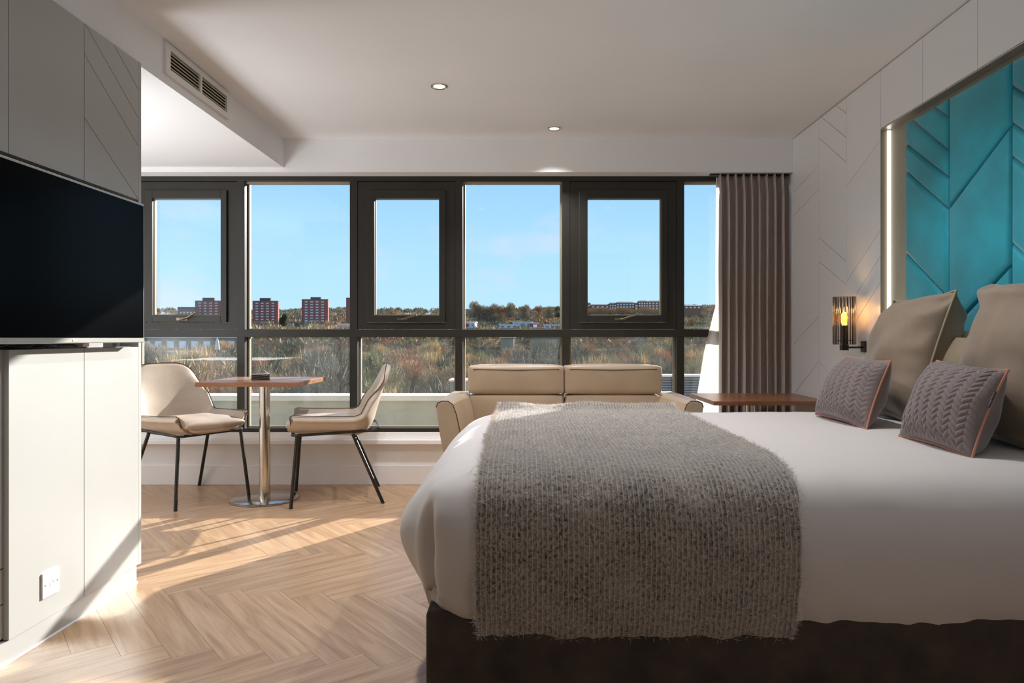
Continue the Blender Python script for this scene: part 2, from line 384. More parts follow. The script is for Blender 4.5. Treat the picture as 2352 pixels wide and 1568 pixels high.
for i, (v_, d_, cxy, ori, poly, cut) in enumerate(cand):
    if i < 290:
        th = math.atan2(d1.y, d1.x) if ori == 0 else math.atan2(d2.y, d2.x)
        if not cut and proto:
            o = proto.copy(); col.objects.link(o)
        elif not cut:
            proto = o = obj('plank', plank_mesh(), 'oak', base)
        else:
            R_ = Matrix.Rotation(-th, 2); q = inset(poly, .0004)
            if not q: continue
            loc = [R_ @ (Vector(p)-Vector(cxy)) for p in q]
            o = obj('plank', prism(B(), [tuple(p) for p in loc], lambda a, b_, d: (a, b_, d), 0, -.0013), 'oak', base)
        o.location = (cxy[0], cxy[1], 0); o.rotation_euler = (0, 0, th+(math.pi if random.random() < .5 else 0) if not cut else th)
    else:
        q = inset(poly, .0004)
        if q: prism(rest, q, lambda a, b_, d: (a, b_, d), 0, -.0013)
obj('planks_beyond', rest, 'oak', base, kind='stuff')

obox('ceiling', (XBULK, YBACK, CEIL), (XBK+.1, YU+.01, CEIL+.1), 'ceiling', kind='structure')
obox('trim_1', (XL, YBACK, ZB), (XBULK, YU+.01, CEIL+.1), 'ceiling', kind='structure')     # dropped ceiling box over the left side
obox('wall_upper', (XL-.1, YU, 2.106), (XBK+.1, YW+.12, CEIL+.1), 'wall', kind='structure')
obox('wall_lower', (XL-.1, YW, -.05), (XBK+.1, YW+.25, .325), 'wall', kind='structure')
obox('baseboard_back', (XL, 4.652, 0), (1.79, YW, .131), 'skirt', kind='structure', bevel=.002)
obox('trim_2', (XL, 4.602, .282), (1.785, YW+.03, .313), 'sill', kind='structure', bevel=.005)
obox('trim_3', (XL, 4.655, .313), (1.785, YW+.06, .357), 'sill', kind='structure', bevel=.003)
obox('wall_left', (XL-.1, YBACK, -.05), (XL, YW+.1, ZB+.02), 'wall', kind='structure')
obox('wall_back', (XL-.1, YBACK-.1, -.05), (XBK+.2, YBACK, CEIL+.1), 'backwall', kind='structure')

# right wall: backing plus grooved panels, niche for the headboard
wr = empty('wall_right', kind='structure')
YN = onR(2023)[1]; ZN = 2.033; YN2 = 1.39
def rmap(a, b_, d): return (xr(a, d), a, b_)
bm = B()
prism(bm, [(YBACK, -.05), (YW+.2, -.05), (YW+.2, CEIL+.1), (YBACK, CEIL+.1)], rmap, .047, .15)
obj('backing', bm, 'olive', wr)
bm = B()
for y0, y1, z0, z1 in ((YN, YW+.2, 0, CEIL), (YBACK, YN2, 0, CEIL), (YN2, YN, ZN, CEIL)):
    prism(bm, [(y0, z0), (y1, z0), (y1, z1), (y0, z1)], rmap, .0085, .0465)
obj('batten', bm, 'joint', wr)
def rpanels(y0, y1, z0, z1, lines=()):
    ps = [[(y0, z0), (y1, z0), (y1, z1), (y0, z1)]]
    for (p, q) in lines:
        a, c = onR(*p), onR(*q); ps = split(ps, (a.y, a.z), (c.y, c.z))
    for p in ps:
        q = inset(p, .0013)
        if q: obj('panel', prism(B(), q, rmap, 0, .0085), 'panelwhite', wr)
e1, e2 = onR(1881)[1], onR(1944)[1]
rpanels(YN, e2, .0, CEIL-.006, [((1945, 428), (2022, 320)), ((2022, 528), (1943, 649)), ((2021, 590), (1944, 712)), ((2019, 653), (1944, 772)), ((2022, 770), (1944, 890))])
rpanels(e2, e1, .0, CEIL-.006, [((1944, 260), (1918, 242)), ((1944, 316), (1887, 269)), ((1944, 373), (1882, 317)), ((1940, 597), (1881, 545)), ((1940, 651), (1881, 600)), ((1881, 829), (1944, 905))])
rpanels(e1, YU-.001, .0, CEIL-.006, [((1828, 435), (1881, 380)), ((1828, 490), (1881, 435)), ((1830, 782), (1881, 725)), ((1833, 892), (1880, 830))])
rpanels(YU-.001, YW+.1, .0, 2.1)
ys = [YN, onR(2119)[1], onR(2245)[1], 2.2, 1.75, YN2, .9, .3, -.4, YBACK+.01]
for a, c in zip(ys, ys[1:]):
    z0 = ZN+.0 if a <= YN+.01 and c >= YN2-.01 else 0
    rpanels(c, a, z0+.001, CEIL-.006)
bm = B(); prism(bm, [(YN2, ZN-.006), (YN, ZN-.006), (YN, ZN), (YN2, ZN)], rmap, -.0015, .047); obj('trim_strip', bm, 'tvbezel', wr)
bm = B(); prism(bm, [(YN-.0015, 0), (YN, 0), (YN, ZN-.006), (YN-.0015, ZN-.006)], rmap, -.0015, .047); obj('jamb_strip', bm, 'olive', wr)
yl = YN-.006
led = obj('light_strip', prism(B(), [(yl-.006, .1), (yl, .1), (yl, ZN-.01), (yl-.006, ZN-.01)], rmap, .028, .044), 'led')
tag(led, 'slim glowing light strip in the recess beside the teal headboard', 'light')

# headboard (teal padded panels)
HB_OFF = .046; ZH = 1.993
hb = empty('headboard', label='tall teal velvet headboard of padded chevron panels in the wall recess', cat='headboard')
hy = [onR(2076, off=-.003)[1], onR(2176, off=-.003)[1], onR(2318.5, off=-.003)[1], 2.07, 1.74, 1.42]
obj('backboard', prism(B(), [(hy[-1]+.01, .2), (hy[0]-.01, .2), (hy[0]-.01, ZH-.01), (hy[-1]+.01, ZH-.01)], rmap, .030, .046), 'tealgap', hb)
def hpanels(y1, y0, lines):
    ps = [[(y0, .25), (y1, .25), (y1, ZH), (y0, ZH)]]
    for (p, q) in lines:
        a, c = onR(*p, -.003), onR(*q, -.003); ps = split(ps, (a.y, a.z), (c.y, c.z))
    for p in ps:
        prev = None; bm = B(); rings = []
        for dd, hh in ((0.0006, .030), (.0006, .018), (.003, .010), (.008, .003), (.016, -.002), (.028, -.0045)):
            q = inset(p, dd)
            if not q or (rings and len(q) != len(rings[0])): break
            rings.append([bm.verts.new(rmap(a, b_, hh)) for a, b_ in q])
        # match ring starts
        for i in range(1, len(rings)):
            r0 = rings[i-1]; r1 = rings[i]; n_ = len(r0)
            best = min(range(n_), key=lambda s_: sum((r0[j].co-r1[(j+s_) % n_].co).length for j in range(n_)))
            rings[i] = r1[best:]+r1[:best]; r1 = rings[i]
            for j in range(n_): bm.faces.new((r0[j], r0[(j+1) % n_], r1[(j+1) % n_], r1[j]))
        bm.faces.new(rings[-1])
        obj('panel', bm, 'teal', hb, smooth=True)
c1 = [((2141.6, 249), (2176.6, 270)), ((2094.6, 280.6), (2176.6, 348.6)), ((2078.5, 333), (2175, 409)), ((2075.6, 392.8), (2171.7, 479)), ((2077, 582), (2164.7, 676.8))]
c2 = [((2171.7, 484), (2315.5, 291)), ((2200, 736.5), (2310, 617))]
c3 = [((2320, 200), (2352, 221)), ((2320, 284), (2352, 306)), ((2320, 361), (2352, 386)), ((2320, 560), (2352, 590))]
hpanels(hy[0], hy[1], c1); hpanels(hy[1], hy[2], c2); hpanels(hy[2], hy[3], c3); hpanels(hy[3], hy[4], []); hpanels(hy[4], hy[5], [])

# ------------------------------------------------------------------ left cabinet wall
cab = empty('wall_cabinet', kind='structure')
YE = 2.822; s1, s2 = 2.0965, 2.457
def lmap(a, b_, d): return (XB-d, a, b_)
obj('carcass', box(box(B(), (-2.15, .4, 0), (XB-.075, 2.80, ZB)), (-2.15, .4, 0), (XB-.0755, .45, ZB)), 'cabinet', cab)
obj('end_panel', box(B(), (-2.15, 2.803, .07), (XB-.0, YE, ZB)), 'cabinet', cab)
obj('plinth', box(B(), (XB-.06, .3, 0), (XB-.004, 2.795, .069)), 'cabinet', cab)
obj('plinth_seal', box(B(), (XB-.004, .3, 0), (XB+.002, 2.795, .004)), 'skirt', cab)
def lpanels(y0, y1, z0, z1, lines=()):
    ps = [[(y0, z0), (y1, z0), (y1, z1), (y0, z1)]]
    for (p, q) in lines:
        a, c = onX(*p, XB), onX(*q, XB); ps = split(ps, (a.y, a.z), (c.y, c.z))
    for p in ps:
        q = inset(p, .0016)
        if q: obj('panel', prism(B(), q, lmap, 0, .018), 'cabinet', cab)
ZT0, ZT1 = .965, 1.565
obj('backing', box(B(), (XB-.03, s1+.035, .07), (XB-.0185, 2.803, ZT0)), 'joint', cab)
obj('backing', box(B(), (XB-.03, .4, ZT1), (XB-.0185, 2.803, ZB)), 'joint', cab)
lpanels(s2, 2.803, ZT1, ZB, [((195, 126), (322, 343)), ((194.5, 271), (319, 459)), ((210.5, 81), (321.4, 277.4)), ((276, 129), (322, 213.6))])
lpanels(s1, s2, ZT1, ZB); lpanels(1.5, s1, ZT1, ZB); lpanels(.9, 1.5, ZT1, ZB)
lpanels(s2, 2.803, .07, ZT0); lpanels(s1, s2, .07, ZT0)
# drawer unit set at an angle beside the tall doors
zs = [.075, onX(19.5, 1388, XB).z, onX(19.5, 1306, XB).z, .965]
for a, c in zip(zs, zs[1:]):
    bm = B(); prism(bm, [(1.5, a+.002), (s1+.03, a+.002), (s1+.03, c-.002), (1.5, c-.002)], lmap, .0185, .034); obj('drawer', bm, 'cabinet', cab)
obj('backing', box(B(), (XB-.05, 1.45, .07), (XB-.0345, s1+.03, ZT0)), 'joint', cab)

# TV
tv = wempty('television', (XB, 2.26, 1.26), label='wide black flat television with silver rim on the white cabinet wall', cat='television')
TX, TY0, TY1, TZ0, TZ1 = -1.530, 1.776, 2.745, .982, 1.537
obj('casing', box(B(), (TX-.03, TY0, TZ0), (TX, TY1, TZ1)), 'tvbezel', tv, mods={'bevel': .003}, smooth=True)
obj('screen', box(B(), (TX-.001, TY0+.008, TZ0+.019), (TX+.0012, TY1-.0065, TZ1-.009)), 'tvscreen', tv)
obj('logo', box(B(), (TX, 2.312, TZ0+.006), (TX+.0015, 2.326, TZ0+.013)), 'winwhite', tv)
obj('back_cover', box(B(), (TX-.045, TY0+.1, TZ0+.06), (TX-.03, TY1-.1, TZ1-.1)), 'black', tv)
obj('mounting_plate', box(B(), (XB-.06, 2.1, 1.1), (TX-.045, 2.4, 1.4)), 'black', tv)
cb = wempty('cable', (XB, 2.2, .97), label='black power cable lying along the ledge under the television', cat='cable')
bm = B(); pts = [Vector((XB-.02+.012*math.sin(i*1.1), 1.7+i*.042, .972+.004*math.sin(i*.9))) for i in range(17)]; tube(bm, pts, .0045, 8); obj('cord', bm, 'cable', cb, smooth=True)
bm = B(); pts = [Vector((XB-.012+.010*math.sin(i*1.7+1), 1.95+i*.03, .974+.004*math.cos(i*1.3))) for i in range(17)]; tube(bm, pts, .0035, 8); obj('cord', bm, 'cable', cb, smooth=True)
obox('plug', (XB-.03, 2.455, .968), (XB-.002, 2.49, .982), 'plastic', cb, bevel=.003)
# socket plate
sk = wempty('socket_plate', (XB, 2.277, .185), label='white square socket plate low on the cabinet panel', cat='socket')
obj('plate', box(B(), (XB, 2.237, .142), (XB+.006, 2.319, .226)), 'plastic', sk, mods={'bevel': .002}, smooth=True)
for yy in (2.249, 2.307):
    bm = B(); tube(bm, [(XB+.0055, yy, .184), (XB+.0072, yy, .184)], .0028, 12); obj('screw', bm, 'greymetal', sk)
bm = B(); tube(bm, [(XB+.0062, 2.278+.009*math.cos(a*math.pi/8), .184+.009*math.sin(a*math.pi/8)) for a in range(16)], .0006, 6, closed=True); obj('outlet_ring', bm, 'joint', sk)

# ------------------------------------------------------------------ window wall
G0 = 4.67
def wx(px): return (px-CX)*G0/F
def wz(py): return 1+(CY-py)*G0/F
ZH1, ZH0 = wz(404), wz(415.5); ZT_1, ZT_0 = wz(756.5), wz(774); ZS = wz(983); ZSB = .345
grid = empty('trim_4', kind='structure')
mull = [-3.31, wx(303), wx(553), wx(812), wx(1054), wx(1300), wx(1563), 1.83]
for i, mx_ in enumerate(mull): obox('mullion', (mx_-.026, G0, ZSB), (mx_+.026, G0+.095, 2.2), 'frame', grid, bevel=.0015)
obox('head_rail', (XL, G0-.002, ZH0), (1.9, G0+.095, 2.21), 'frame', grid, bevel=.0015)
obox('transom', (XL, G0-.002, ZT_0), (1.9, G0+.095, ZT_1), 'frame', grid, bevel=.0015)
obox('sill_rail', (XL, G0-.002, ZSB), (1.9, G0+.095, ZS), 'frame', grid, bevel=.0015)
wi = 0
for i in range(len(mull)-1):
    a, c = mull[i]+.026, mull[i+1]-.026; wi += 1
    wn = empty('window_%d' % wi, kind='structure')
    # lower fixed pane
    obox('pane', (a, G0+.062, ZS), (c, G0+.068, ZT_0), 'glassdirty', wn)
    for (p, q) in (((a, G0+.055, ZS), (a+.012, G0+.085, ZT_0)), ((c-.012, G0+.055, ZS), (c, G0+.085, ZT_0))): obox('glazing_bead', p, q, 'bead', wn)
    obox('glazing_bead', (a, G0+.05, ZS), (c, G0+.085, ZS+.008), 'bead', wn)
    if i in (1, 3, 5):    # casements
        bm = B(); ow = .062; yy0, yy1 = G0-.006, G0+.06
        zt, zb = ZH0-.004, ZT_1+.003
        def ring(bm, x0, x1, z0, z1, w1, w2, wt, wb, y0, y1):
            box(bm, (x0, y0, z0), (x0+w1, y1, z1)); box(bm, (x1-w2, y0, z0), (x1, y1, z1))
            box(bm, (x0+w1, y0, z1-wt), (x1-w2, y1, z1)); box(bm, (x0+w1, y0, z0), (x1-w2, y1, z0+wb))
        ring(bm, a+.002, c-.002, zb, zt, ow, ow, .058, .045, yy0+.012, yy1)
        obj('casement_frame', bm, 'frame', wn)
        bm = B(); x0, x1 = a+.002+ow+.003, c-.002-ow-.003; z0, z1 = zb+.048, zt-.061
        ring(bm, x0, x1, z0, z1, .052, .040, .054, .046, yy0-.006, yy1-.01)
        obj('sash', bm, 'frame', wn, mods={'bevel': .002}, smooth=False)
        gx0, gx1, gz0, gz1 = x0+.05, x1-.038, z0+.044, z1-.052
        obox('pane', (gx0, G0+.034, gz0), (gx1, G0+.040, gz1), 'glass', wn)
        bm = B(); ring(bm, x0+.052, x1-.04, z0+.046, z1-.054, .005, .005, .005, .005, G0+.012, G0+.034); obj('glazing_bead', bm, 'bead', wn)
        hx = (x0+x1)/2-.015; hz = z0+.020; hy_ = yy0-.006
        bm = B(); box(bm, (hx-.045, hy_-.006, hz-.009), (hx+.03, hy_, hz+.009)); tube(bm, [(hx, hy_-.003, hz), (hx, hy_-.028, hz)], .007, 10)
        tube(bm, [(hx-.012, hy_-.026, hz-.004), (hx+.05, hy_-.030, hz+.014), (hx+.095, hy_-.034, hz+(.045 if i == 1 else .026))], [.0075, .0065, .0055], 10)
        obj('handle', bm, 'handlemetal', wn, smooth=True)
    else:
        obox('pane', (a, G0+.062, ZT_1), (c, G0+.068, ZH0), 'glass', wn)
        obox('glazing_bead', (a, G0+.02, ZH0-.014), (c, G0+.06, ZH0), 'bead', wn)
        for (p, q) in (((a, G0+.055, ZT_1), (a+.012, G0+.085, ZH0)), ((c-.012, G0+.055, ZT_1), (c, G0+.085, ZH0))): obox('glazing_bead', p, q, 'bead', wn)
        obox('glazing_bead', (a, G0+.05, ZT_1), (c, G0+.085, ZT_1+.006), 'bead', wn)

# ------------------------------------------------------------------ vent and downlights
vt = wempty('air_vent', (XBULK, 3.35, 2.25), label='white twin-panel air vent grille on the bulkhead face', cat='vent')
V0, V1, VZ0, VZ1 = 3.03, 3.682, 2.176, 2.318; vx = XBULK
o1, o2, o3, o4 = 3.069, 3.354, 3.370, 3.652; oz0, oz1 = 2.206, 2.292
bm = B()
for a, c in (((V0, VZ0), (o1, VZ1)), ((o2, VZ0), (o3, VZ1)), ((o4, VZ0), (V1, VZ1)), ((o1, VZ0), (o2, oz0)), ((o1, oz1), (o2, VZ1)), ((o3, VZ0), (o4, oz0)), ((o3, oz1), (o4, VZ1))):
    box(bm, (vx, a[0], a[1]), (vx+.014, c[0], c[1]))
obj('frame', bm, 'ventwhite', vt)
obj('backing', box(B(), (vx, o1, oz0), (vx+.002, o4, oz1)), 'ventdark', vt)
for (a, c) in ((o1, o2), (o3, o4)):
    for k in range(5):
        z = oz0+.006+k*(oz1-oz0-.012)/4.6; bm = B()
        pts = [(vx+.003, z+.010), (vx+.0045, z+.0115), (vx+.013, z+.002), (vx+.0115, z)]
        A_ = [bm.verts.new((x, a, zz)) for x, zz in pts]; C_ = [bm.verts.new((x, c, zz)) for x, zz in pts]
        bm.faces.new(A_); bm.faces.new(C_[::-1])
        for i in range(4): bm.faces.new((A_[i], C_[i], C_[(i+1) % 4], A_[(i+1) % 4]))
        obj('louvre', bm, 'ventblade', vt)
lamp_pos = [(-.451, 3.605, 'recessed ceiling downlight nearer the camera, above the foot of the bed', 1), (.188, 4.332, 'recessed ceiling downlight nearest the window wall', 1),
            (-.45, 2.45, 'unseen downlight added as fill above the near foot corner of the bed', 0), (.85, 2.45, 'unseen downlight added as fill above the middle of the bed', 0)]  # this pair is out of view, added to brighten bed top and ceiling
first = None
for (x, y, lab, seen) in lamp_pos:
    if first is None:
        d = empty('downlight', (x, y, CEIL), label=lab, cat='ceiling light', group='recessed ceiling downlights'); first = d
        bm = B(); lathe(bm, [(.026, .0), (.030, -.001), (.036, -.005), (.042, -.005), (.045, -.002), (.045, 0)], seg=36); obj('bezel', bm, 'steel', d, smooth=True)
        bm = B(); solid_lathe(bm, [(.0295, -.0005), (.0295, -.002)], seg=30); obj('lamp', bm, 'lampdisc', d)
    else:
        d = copy_tree(first); d.location = (x, y, CEIL); d['label'] = lab
    ld = bpy.data.lights.new('spot_lamp', 'SPOT'); ld.energy = SPOT; ld.spot_size = math.radians(130 if y < 4 else 104); ld.spot_blend = .8; ld.color = (.98, .98, 1); ld.shadow_soft_size = .03
    lo = bpy.data.objects.new('spot_lamp', ld); col.objects.link(lo); lo.location = (x, y, CEIL-.012)

# ------------------------------------------------------------------ cushions / pillows
def pillow(name, c4, T, mats, parent=None, nu=60, nv=50, pu=.05, pv=.05, ex=.42, quilt=0, wr_=.004, seed=0, sag=0.0, pipe=None, pr=.0045, pipename='piping', back=True, boxy=2.0, half=1.0):
    BL, BR, TR, TL = [Vector(p) for p in c4]
    nrm = (BR-BL).cross(TL-BL).normalized()
    W = ((BR-BL).length+(TR-TL).length)/2; H = ((TL-BL).length+(TR-BR).length)/2
    def P(a, b_):
        a2 = a*(1-pu*(1-b_*b_)); b2 = b_*(1-pv*(1-a*a)); u, v_ = (a2+1)/2, (b2+1)/2
        return BL*(1-u)*(1-v_)+BR*u*(1-v_)+TR*u*v_+TL*(1-u)*v_
    def hgt(a, b_, side):
        t_ = T*(max(0, (1-abs(a)**boxy)*(1-abs(b_)**boxy)))**ex
        u, v_ = a*W/2, b_*H/2
        n_ = mnoise.noise(Vector((u*7+seed, v_*7, side*3+seed)))
        n2_ = mnoise.noise(Vector((u*3+seed*2, v_*16, side*3+9)))
        e = (abs(a)**3+abs(b_)**3)
        t_ += wr_*n_*1.5+wr_*n2_*e*2.0*(1-max(abs(a), abs(b_))**8)
        if quilt and side > 0:
            cw, sp = .023, .019; k = math.floor(u/cw); ul = u/cw-k; s_ = 1 if k % 2 else -1
            g = (v_+s_*(ul-.5)*cw*.9)/sp; dline = abs(g-round(g))*sp; dcol = min(ul, 1-ul)*cw
            fade = min(1, (1-max(abs(a), abs(b_)))*8)
            t_ -= quilt*max(math.exp(-(dline/.0028)**2), .45*math.exp(-(dcol/.0024)**2))*fade
        return t_
    verts, faces, idx = [], [], {}
    for side in (1, -1):
        for i in range(nu+1):
            for j in range(nv+1):
                a, b_ = -1+2*i/nu, -1+2*j/nv
                a, b_ = math.sin(a*math.pi/2*.92)/math.sin(math.pi/2*.92), math.sin(b_*math.pi/2*.92)/math.sin(math.pi/2*.92)
                edge = i in (0, nu) or j in (0, nv)
                if edge and side == -1: idx[(side, i, j)] = idx[(1, i, j)]; continue
                p = P(a, b_)
                if not edge:
                    h_ = hgt(a, b_, side); p = p+nrm*side*h_*(1 if side > 0 else half); p.z -= sag*h_*(1 if b_ < .3 else 0)
                idx[(side, i, j)] = len(verts); verts.append(tuple(p))
    for side in (1, -1):
        for i in range(nu):
            for j in range(nv):
                f = [idx[(side, i, j)], idx[(side, i+1, j)], idx[(side, i+1, j+1)], idx[(side, i, j+1)]]
                faces.append(f if side > 0 else f[::-1])
    o = obj(name, (verts, [], faces), mats, parent, smooth=True)
    if pipe:
        loop = [Vector(verts[idx[(1, i, 0)]]) for i in range(nu)]+[Vector(verts[idx[(1, nu, j)]]) for j in range(nv)]+[Vector(verts[idx[(1, i, nv)]]) for i in range(nu, 0, -1)]+[Vector(verts[idx[(1, 0, j)]]) for j in range(nv, 0, -1)]
        loop = [p+nrm*.001 for p in loop[::2]]
        po = obj(pipename, tube(B(), loop, pr, 8, closed=True), pipe, o, smooth=True)
    return o, P, nrm
def shrink(c4, k=.0): return c4

# ------------------------------------------------------------------ bed
bed = empty('bed', (.75, 2.38, 0), label='large bed with dark brown velvet divan base against the teal headboard', cat='bed'); bed['_world'] = 1
obj('divan_base', box(B(), (-.237, 1.632, .012), (1.685, 3.10, .345)), 'bedbase', bed, mods={'bevel': .012}, smooth=True)
obj('mattress', box(B(), (-.20, 1.70, .345), (1.68, 3.04, .60)), 'linen', bed, mods={'bevel': .05}, smooth=True)
for x, y in ((-.15, 1.72), (-.15, 3.0), (1.6, 1.72), (1.6, 3.0)):
    obj('foot', solid_lathe(B(), [(.02, 0), (.025, .013)], (x, y, 0), 16), 'black', bed)

X0, X1, Y0, Y1, RC = -.232, 1.672, 1.640, 3.125, .10
LV = [(.06, .305), (.014, .292), (0, .300), (-.014, .34), (-.028, .40), (-.035, .47), (-.033, .53), (-.020, .585), (.008, .628), (.045, .654), (.095, .670), (.17, .678), (.27, .681), (.42, .682), (.60, .682), (.7424, .682)]
lt = np.linspace(0, 1, len(LV)); LT = np.concatenate([np.linspace(0, .75, 46), np.linspace(.78, 1, 8)])
def smooth_interp(ts, xs, ys):
    n_ = len(xs); m_ = np.gradient(ys, xs); r_ = []
    for t_ in ts:
        k_ = min(n_-2, max(0, int(np.searchsorted(xs, t_)-1))); h_ = xs[k_+1]-xs[k_]; s_ = (t_-xs[k_])/h_
        r_.append((2*s_**3-3*s_**2+1)*ys[k_]+(s_**3-2*s_**2+s_)*h_*m_[k_]+(-2*s_**3+3*s_**2)*ys[k_+1]+(s_**3-s_**2)*h_*m_[k_+1])
    return np.array(r_)
LD = smooth_interp(LT, lt, np.array([a for a, _ in LV])); LZ = smooth_interp(LT, lt, np.array([b_ for _, b_ in LV]))
per = []
def seg(p, q, nrm_, n_):
    for i in range(n_): per.append((p[0]+(q[0]-p[0])*i/n_, p[1]+(q[1]-p[1])*i/n_, *nrm_))
def arc(cx, cy, a0, a1, n_):
    for i in range(n_):
        a = math.radians(a0+(a1-a0)*i/n_); per.append((cx+RC*math.cos(a), cy+RC*math.sin(a), math.cos(a), math.sin(a)))
seg((X0+RC, Y0), (X1-RC, Y0), (0, -1), 170); arc(X1-RC, Y0+RC, -90, 0, 10)
seg((X1, Y0+RC), (X1, Y1-RC), (1, 0), 40); arc(X1-RC, Y1-RC, 0, 90, 10)
seg((X1-RC, Y1), (X0+RC, Y1), (0, 1), 120); arc(X0+RC, Y1-RC, 90, 180, 24)
seg((X0, Y1-RC), (X0, Y0+RC), (-1, 0), 150); arc(X0+RC, Y0+RC, 180, 270, 50)
def duvet_pt(x, y, nx, ny, d, z):
    wxn = max(0, -nx); wyn = max(0, -ny)
    zz = z; tz = max(0, min(1, (z-.29)/.39))
    g = math.exp(-((z-.475)/.12)**2)
    if wxn > 0:
        if d > 0 and z > .5: d = d*(1+.8*wxn*sm(1-abs(d-.15)/.3))
        e = .075*sm((y-1.70)/.16)*g*wxn
        e -= .050*math.exp(-((y-1.688)/.020)**2)*sm((z-.30)/.08)*sm((.62-z)/.10)*wxn
        e += .012*math.exp(-((y-1.655)/.02)**2)*g*wxn
        e += .008*math.sin(y*31+z*9)*g*wxn*sm((y-1.75)/.2)
        d = d-e
    # wrinkles along the near side
    if wyn > .3 and z < .66:
        edge = math.exp(-((x+.12)/.13)**2)
        dd_ = mnoise.noise(Vector((x*9+z*7, z*11-x*3, 2.2)))
        d -= (.002+.012*edge)*dd_*sm((.66-z)/.1)
        hem = math.exp(-((z-.30)/.045)**2)
        d -= hem*.0035*mnoise.noise(Vector((x*22+z*30, z*9, 5.1)))
    if z < .34: zz = z+.006*math.sin(x*2.1+1.2)+.0025*mnoise.noise(Vector((x*5, y*5, 1)))+(.012 if wyn > .5 and x > 1.0 else 0)*sm((x-.8)/.6)
    if z < .36 and wyn > .2: zz += .030*math.exp(-((x+.24)/.07)**2)
    if d < RC*.95: px_, py_ = x-nx*d, y-ny*d
    else:
        px_, py_ = x-nx*RC*.95, y-ny*RC*.95
        px_ = min(max(px_, X0+d), X1-d*.6); py_ = min(max(py_, Y0+d), Y1-d)
    if z > .6: zz += .0035*mnoise.noise(Vector((px_*3.5, py_*3.5, 0)))+.0012*mnoise.noise(Vector((px_*12, py_*12, 3)))
    return (px_, py_, zz)
verts = []; faces = []
for d_, z_ in zip(LD, LZ):
    for (x, y, nx, ny) in per: verts.append(duvet_pt(x, y, nx, ny, float(d_), float(z_)))
np_ = len(per)
for i in range(len(LT)-1):
    for k in range(np_):
        faces.append((i*np_+k, i*np_+(k+1) % np_, (i+1)*np_+(k+1) % np_, (i+1)*np_+k))
dv = obj('duvet', (verts, [], faces), 'duvet', smooth=True)
tag(dv, 'plain white duvet draped over the bed and its near side', 'duvet')

# throw blanket
def prof(nq):
    pts = []
    for d_, z_ in zip(LD, LZ):
        if z_ < .288 or d_ > .72: continue
        if d_ > .05 and z_ < .4: continue
        pts.append((Y0+float(d_), float(z_)))
    far = [(Y1-(y-Y0), z) for y, z in pts if z > .50][::-1]
    return pts+far
pp = prof(0)
# arc length resample and offset outwards
def resample(p, n_):
    a = np.array(p); s_ = np.concatenate([[0], np.cumsum(np.hypot(*np.diff(a, axis=0).T))]); t_ = np.linspace(0, s_[-1], n_)
    return np.stack([np.interp(t_, s_, a[:, 0]), np.interp(t_, s_, a[:, 1])], 1), t_
NT, NS = 300, 150
pr_, arc_ = resample(pp, NT); tan = np.gradient(pr_, axis=0); tan /= np.hypot(*tan.T)[:, None]; nor = np.stack([-tan[:, 1], tan[:, 0]], 1)
TX0, TX1 = -.113, .652
verts, faces, uvs = [], [], []
tot = arc_[-1]
def throw_pt(i, s_, top=True):
    y, z = pr_[i]; n0 = nor[i]; tt = arc_[i]
    x = TX0+(TX1-TX0)*s_
    edge = .006*mnoise.noise(Vector((tt*14, s_*3, 0)))+.010*mnoise.noise(Vector((tt*2.5, s_, 4)))
    x += edge*(1 if s_ < .5 else -1)*(abs(2*s_-1)**4)
    if i < 30: x += (.5-s_)*.05*(1-i/30)**2*(1 if s_ > .5 else .2)
    off = .012+.0022*mnoise.noise(Vector((x*60, tt*60, 0)))+.004*mnoise.noise(Vector((x*9, tt*9, 2)))
    roll = math.exp(-((y-2.985)/.05)**2)*sm((z-.55)/.1)
    off += roll*(.028+.012*mnoise.noise(Vector((x*5, 1, 7))))
    if i < 4: off -= .002*(4-i)
    zz = z+n0[1]*off
    if i < 26: zz -= (1-i/26)*(.004+.010*mnoise.noise(Vector((x*16, 3, 3)))+.004*mnoise.noise(Vector((x*45, 3, 3))))
    return (x, y+n0[0]*off, zz), tt
for i in range(NT):
    for j in range(NS):
        p, tt = throw_pt(i, j/(NS-1)); verts.append(p); uvs.append((p[0], tt))
for i in range(NT-1):
    for j in range(NS-1): faces.append((i*NS+j, i*NS+j+1, (i+1)*NS+j+1, (i+1)*NS+j))
th = obj('throw_blanket', (verts, [], faces), 'knit', smooth=True, mods={'solid': (.010, -1)})
me = th.data; uvl = me.uv_layers.new(name='UVMap'); co = np.zeros(len(me.loops)*2); vi = np.zeros(len(me.loops), dtype=int); me.loops.foreach_get('vertex_index', vi)
uvl.data.foreach_set('uv', np.array(uvs)[vi].ravel())
tag(th, 'chunky grey-brown knitted throw across the foot of the bed', 'blanket')
